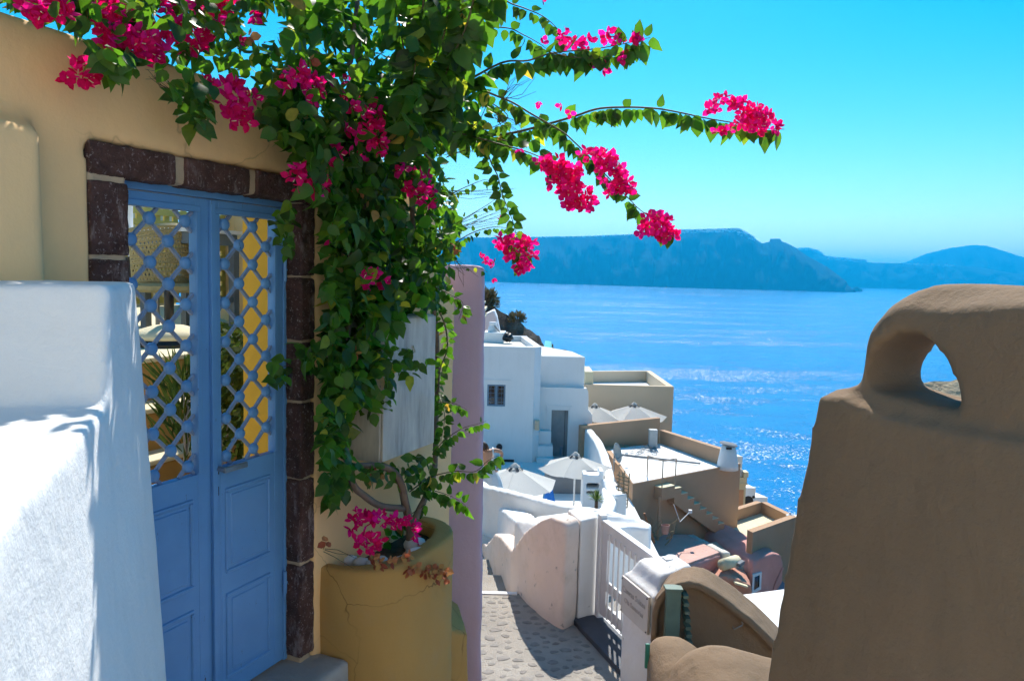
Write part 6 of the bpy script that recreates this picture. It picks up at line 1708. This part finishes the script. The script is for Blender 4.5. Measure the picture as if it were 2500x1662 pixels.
for x, y, rx, ry, n_, o in ((60, 22, 20, 12, 4, .28), (110, 22, 48, 24, 14, .28), (155, 34, 18, 12, 4, .28), (250, 18, 60, 26, 26, .22), (300, 62, 60, 40, 46, .24), (275, 95, 45, 22, 18, .26), (345, 112, 52, 30, 30, .28), (365, 130, 28, 16, 8, .30), (412, 68, 28, 28, 13, .25), (463, 98, 46, 30, 20, .22), (500, 100, 20, 24, 6, .24), (440, 8, 50, 18, 16, .2), (500, 12, 44, 18, 12, .2), (540, 42, 14, 16, 4, .25), (555, 18, 26, 16, 6, .2), (620, 36, 12, 10, 2, .25), (583, 105, 11, 11, 2, .25),
                            (195, 178, 42, 28, 15, .18), (560, 238, 44, 40, 26, .30), (580, 285, 40, 24, 14, .30), (620, 240, 20, 20, 6, .30), (505, 208, 14, 12, 3, .30), (745, 214, 46, 36, 28, .44), (706, 181, 12, 12, 2, .42), (800, 192, 12, 10, 2, .42), (848, 194, 12, 10, 2, .42), (735, 180, 14, 14, 4, .44),
                            (905, 285, 26, 40, 16, .46), (910, 325, 36, 34, 24, .48), (928, 360, 20, 16, 6, .48), (855, 240, 16, 16, 4, .42), (862, 262, 14, 12, 3, .42), (848, 323, 12, 10, 2, .45), (870, 326, 12, 10, 3, .45), (740, 430, 38, 36, 22, .42), (775, 440, 26, 34, 14, .42), (786, 376, 14, 11, 3, .42), (822, 372, 12, 11, 3, .44), (856, 381, 7, 9, 1, .44), (881, 385, 10, 16, 3, .44), (820, 400, 13, 11, 3, .44),
                            (1022, 448, 40, 34, 26, .44), (1042, 478, 26, 26, 12, .44), (970, 404, 14, 13, 4, .44), (984, 416, 10, 7, 2, .44), (915, 682, 30, 18, 9, .46), (940, 686, 12, 10, 3, .46), (805, 566, 14, 24, 3, .3),
                            (878, 1268, 26, 24, 13, .34), (925, 1268, 30, 18, 15, .36), (970, 1268, 26, 18, 13, .36), (1000, 1292, 22, 18, 9, .36), (890, 1325, 32, 26, 22, .38), (915, 1318, 14, 10, 3, .40), (1030, 1333, 8, 8, 1, .3), (862, 1280, 10, 22, 3, .34)):
    cluster(x, y, rx, ry, n_, None, o)
for x, y, rx, ry, n_, d in ((1325, 398, 24, 14, 10, 3.05), (1358, 400, 30, 18, 16, 3.05), (1380, 440, 38, 32, 34, 3.02), (1410, 480, 40, 30, 30, 3.0), (1432, 500, 22, 14, 8, 3.0), (1398, 415, 26, 18, 12, 3.03), (1440, 378, 22, 14, 8, 3.03), (1478, 385, 24, 20, 14, 3.0), (1490, 425, 34, 30, 26, 2.98), (1530, 452, 28, 20, 16, 2.97), (1500, 462, 24, 20, 12, 2.98),
                            (1590, 532, 22, 14, 9, 2.96), (1618, 552, 28, 18, 14, 2.95), (1600, 566, 34, 12, 10, 2.95), (1640, 575, 14, 10, 5, 2.95), (1565, 562, 10, 10, 3, 2.96),
                            (1760, 242, 14, 10, 4, 3.1), (1742, 264, 14, 12, 5, 3.1), (1800, 255, 18, 14, 8, 3.06), (1835, 272, 26, 14, 12, 3.06), (1868, 290, 22, 16, 10, 3.05), (1815, 300, 30, 14, 10, 3.06), (1850, 308, 30, 12, 10, 3.05), (1895, 312, 14, 12, 5, 3.05), (1765, 318, 22, 10, 5, 3.08),
                            (1225, 590, 14, 14, 5, 3.3), (1250, 615, 26, 24, 14, 3.28), (1285, 600, 22, 18, 9, 3.28), (1292, 635, 20, 22, 12, 3.27), (1278, 655, 20, 10, 6, 3.27), (1245, 578, 10, 9, 2, 3.28), (1170, 624, 6, 6, 1, 3.9), (1190, 640, 9, 8, 2, 3.9), (1210, 648, 9, 8, 2, 3.9), (1206, 680, 8, 7, 1, 3.9), (1222, 542, 8, 7, 1, 3.5),
                            (1372, 88, 14, 14, 5, 3.25), (1395, 105, 18, 12, 6, 3.25), (1432, 106, 20, 12, 6, 3.2), (1482, 88, 10, 12, 3, 3.15), (1510, 96, 14, 10, 4, 3.15), (1545, 90, 20, 10, 6, 3.1), (1518, 138, 14, 8, 4, 3.15), (1472, 164, 9, 9, 2, 3.15), (1437, 162, 7, 7, 1, 3.2), (1330, 100, 6, 6, 1, 3.3), (1315, 246, 5, 6, 1, 3.3), (1374, 258, 6, 6, 1, 3.25), (1390, 276, 7, 6, 1, 3.25), (1275, 371, 6, 6, 1, 3.3), (985, 24, 6, 6, 1, 3.4), (1318, 0, 8, 5, 1, 3.3), (690, 12, 14, 10, 3, 3.4)):
    cluster(x, y, rx, ry, n_, d, size=.030)
for x, y, rx, ry, n_, o in ((1035, 1392, 22, 16, 8, .46), (1065, 1408, 26, 22, 14, .48), (1010, 1385, 18, 12, 5, .44), (1085, 1395, 14, 12, 4, .46), (940, 1375, 30, 10, 7, .40), (900, 1370, 24, 10, 5, .38), (985, 1362, 20, 10, 5, .4), (757, 140, 10, 10, 1, .4), (600, 85, 14, 14, 3, .3), (865, 850, 8, 14, 2, .42), (918, 1160, 14, 20, 4, .3), (800, 1322, 8, 10, 2, .36), (885, 460, 6, 8, 1, .45), (1115, 600, 10, 10, 2, .5)):
    cluster(x, y, rx, ry, n_, None, o, size=.034, mat='dried', name='dried_cluster')

# ================================================================== the air between here and the far shore
def haze_mat():
    m = bpy.data.materials.new('sea_air'); m.use_nodes = True; nt = m.node_tree; nt.nodes.clear()
    out = nt.nodes.new('ShaderNodeOutputMaterial'); v = nt.nodes.new('ShaderNodeVolumePrincipled')
    v.inputs['Color'].default_value = (0.01, 0.48, 1.0, 1)
    v.inputs['Density'].default_value = 9.0e-5
    v.inputs['Anisotropy'].default_value = 0.45
    nt.links.new(v.outputs[0], out.inputs['Volume'])
    return m
mb = MB(); mb.fbox(lambda a, b, z: Vector((a, b, z)), -27000, 27000, -3500, 27000, SEA - 10, 720)
O('haze', mb, haze_mat(), kind='stuff', label='pale blue sea haze in front of the far cliffs', cat=None)
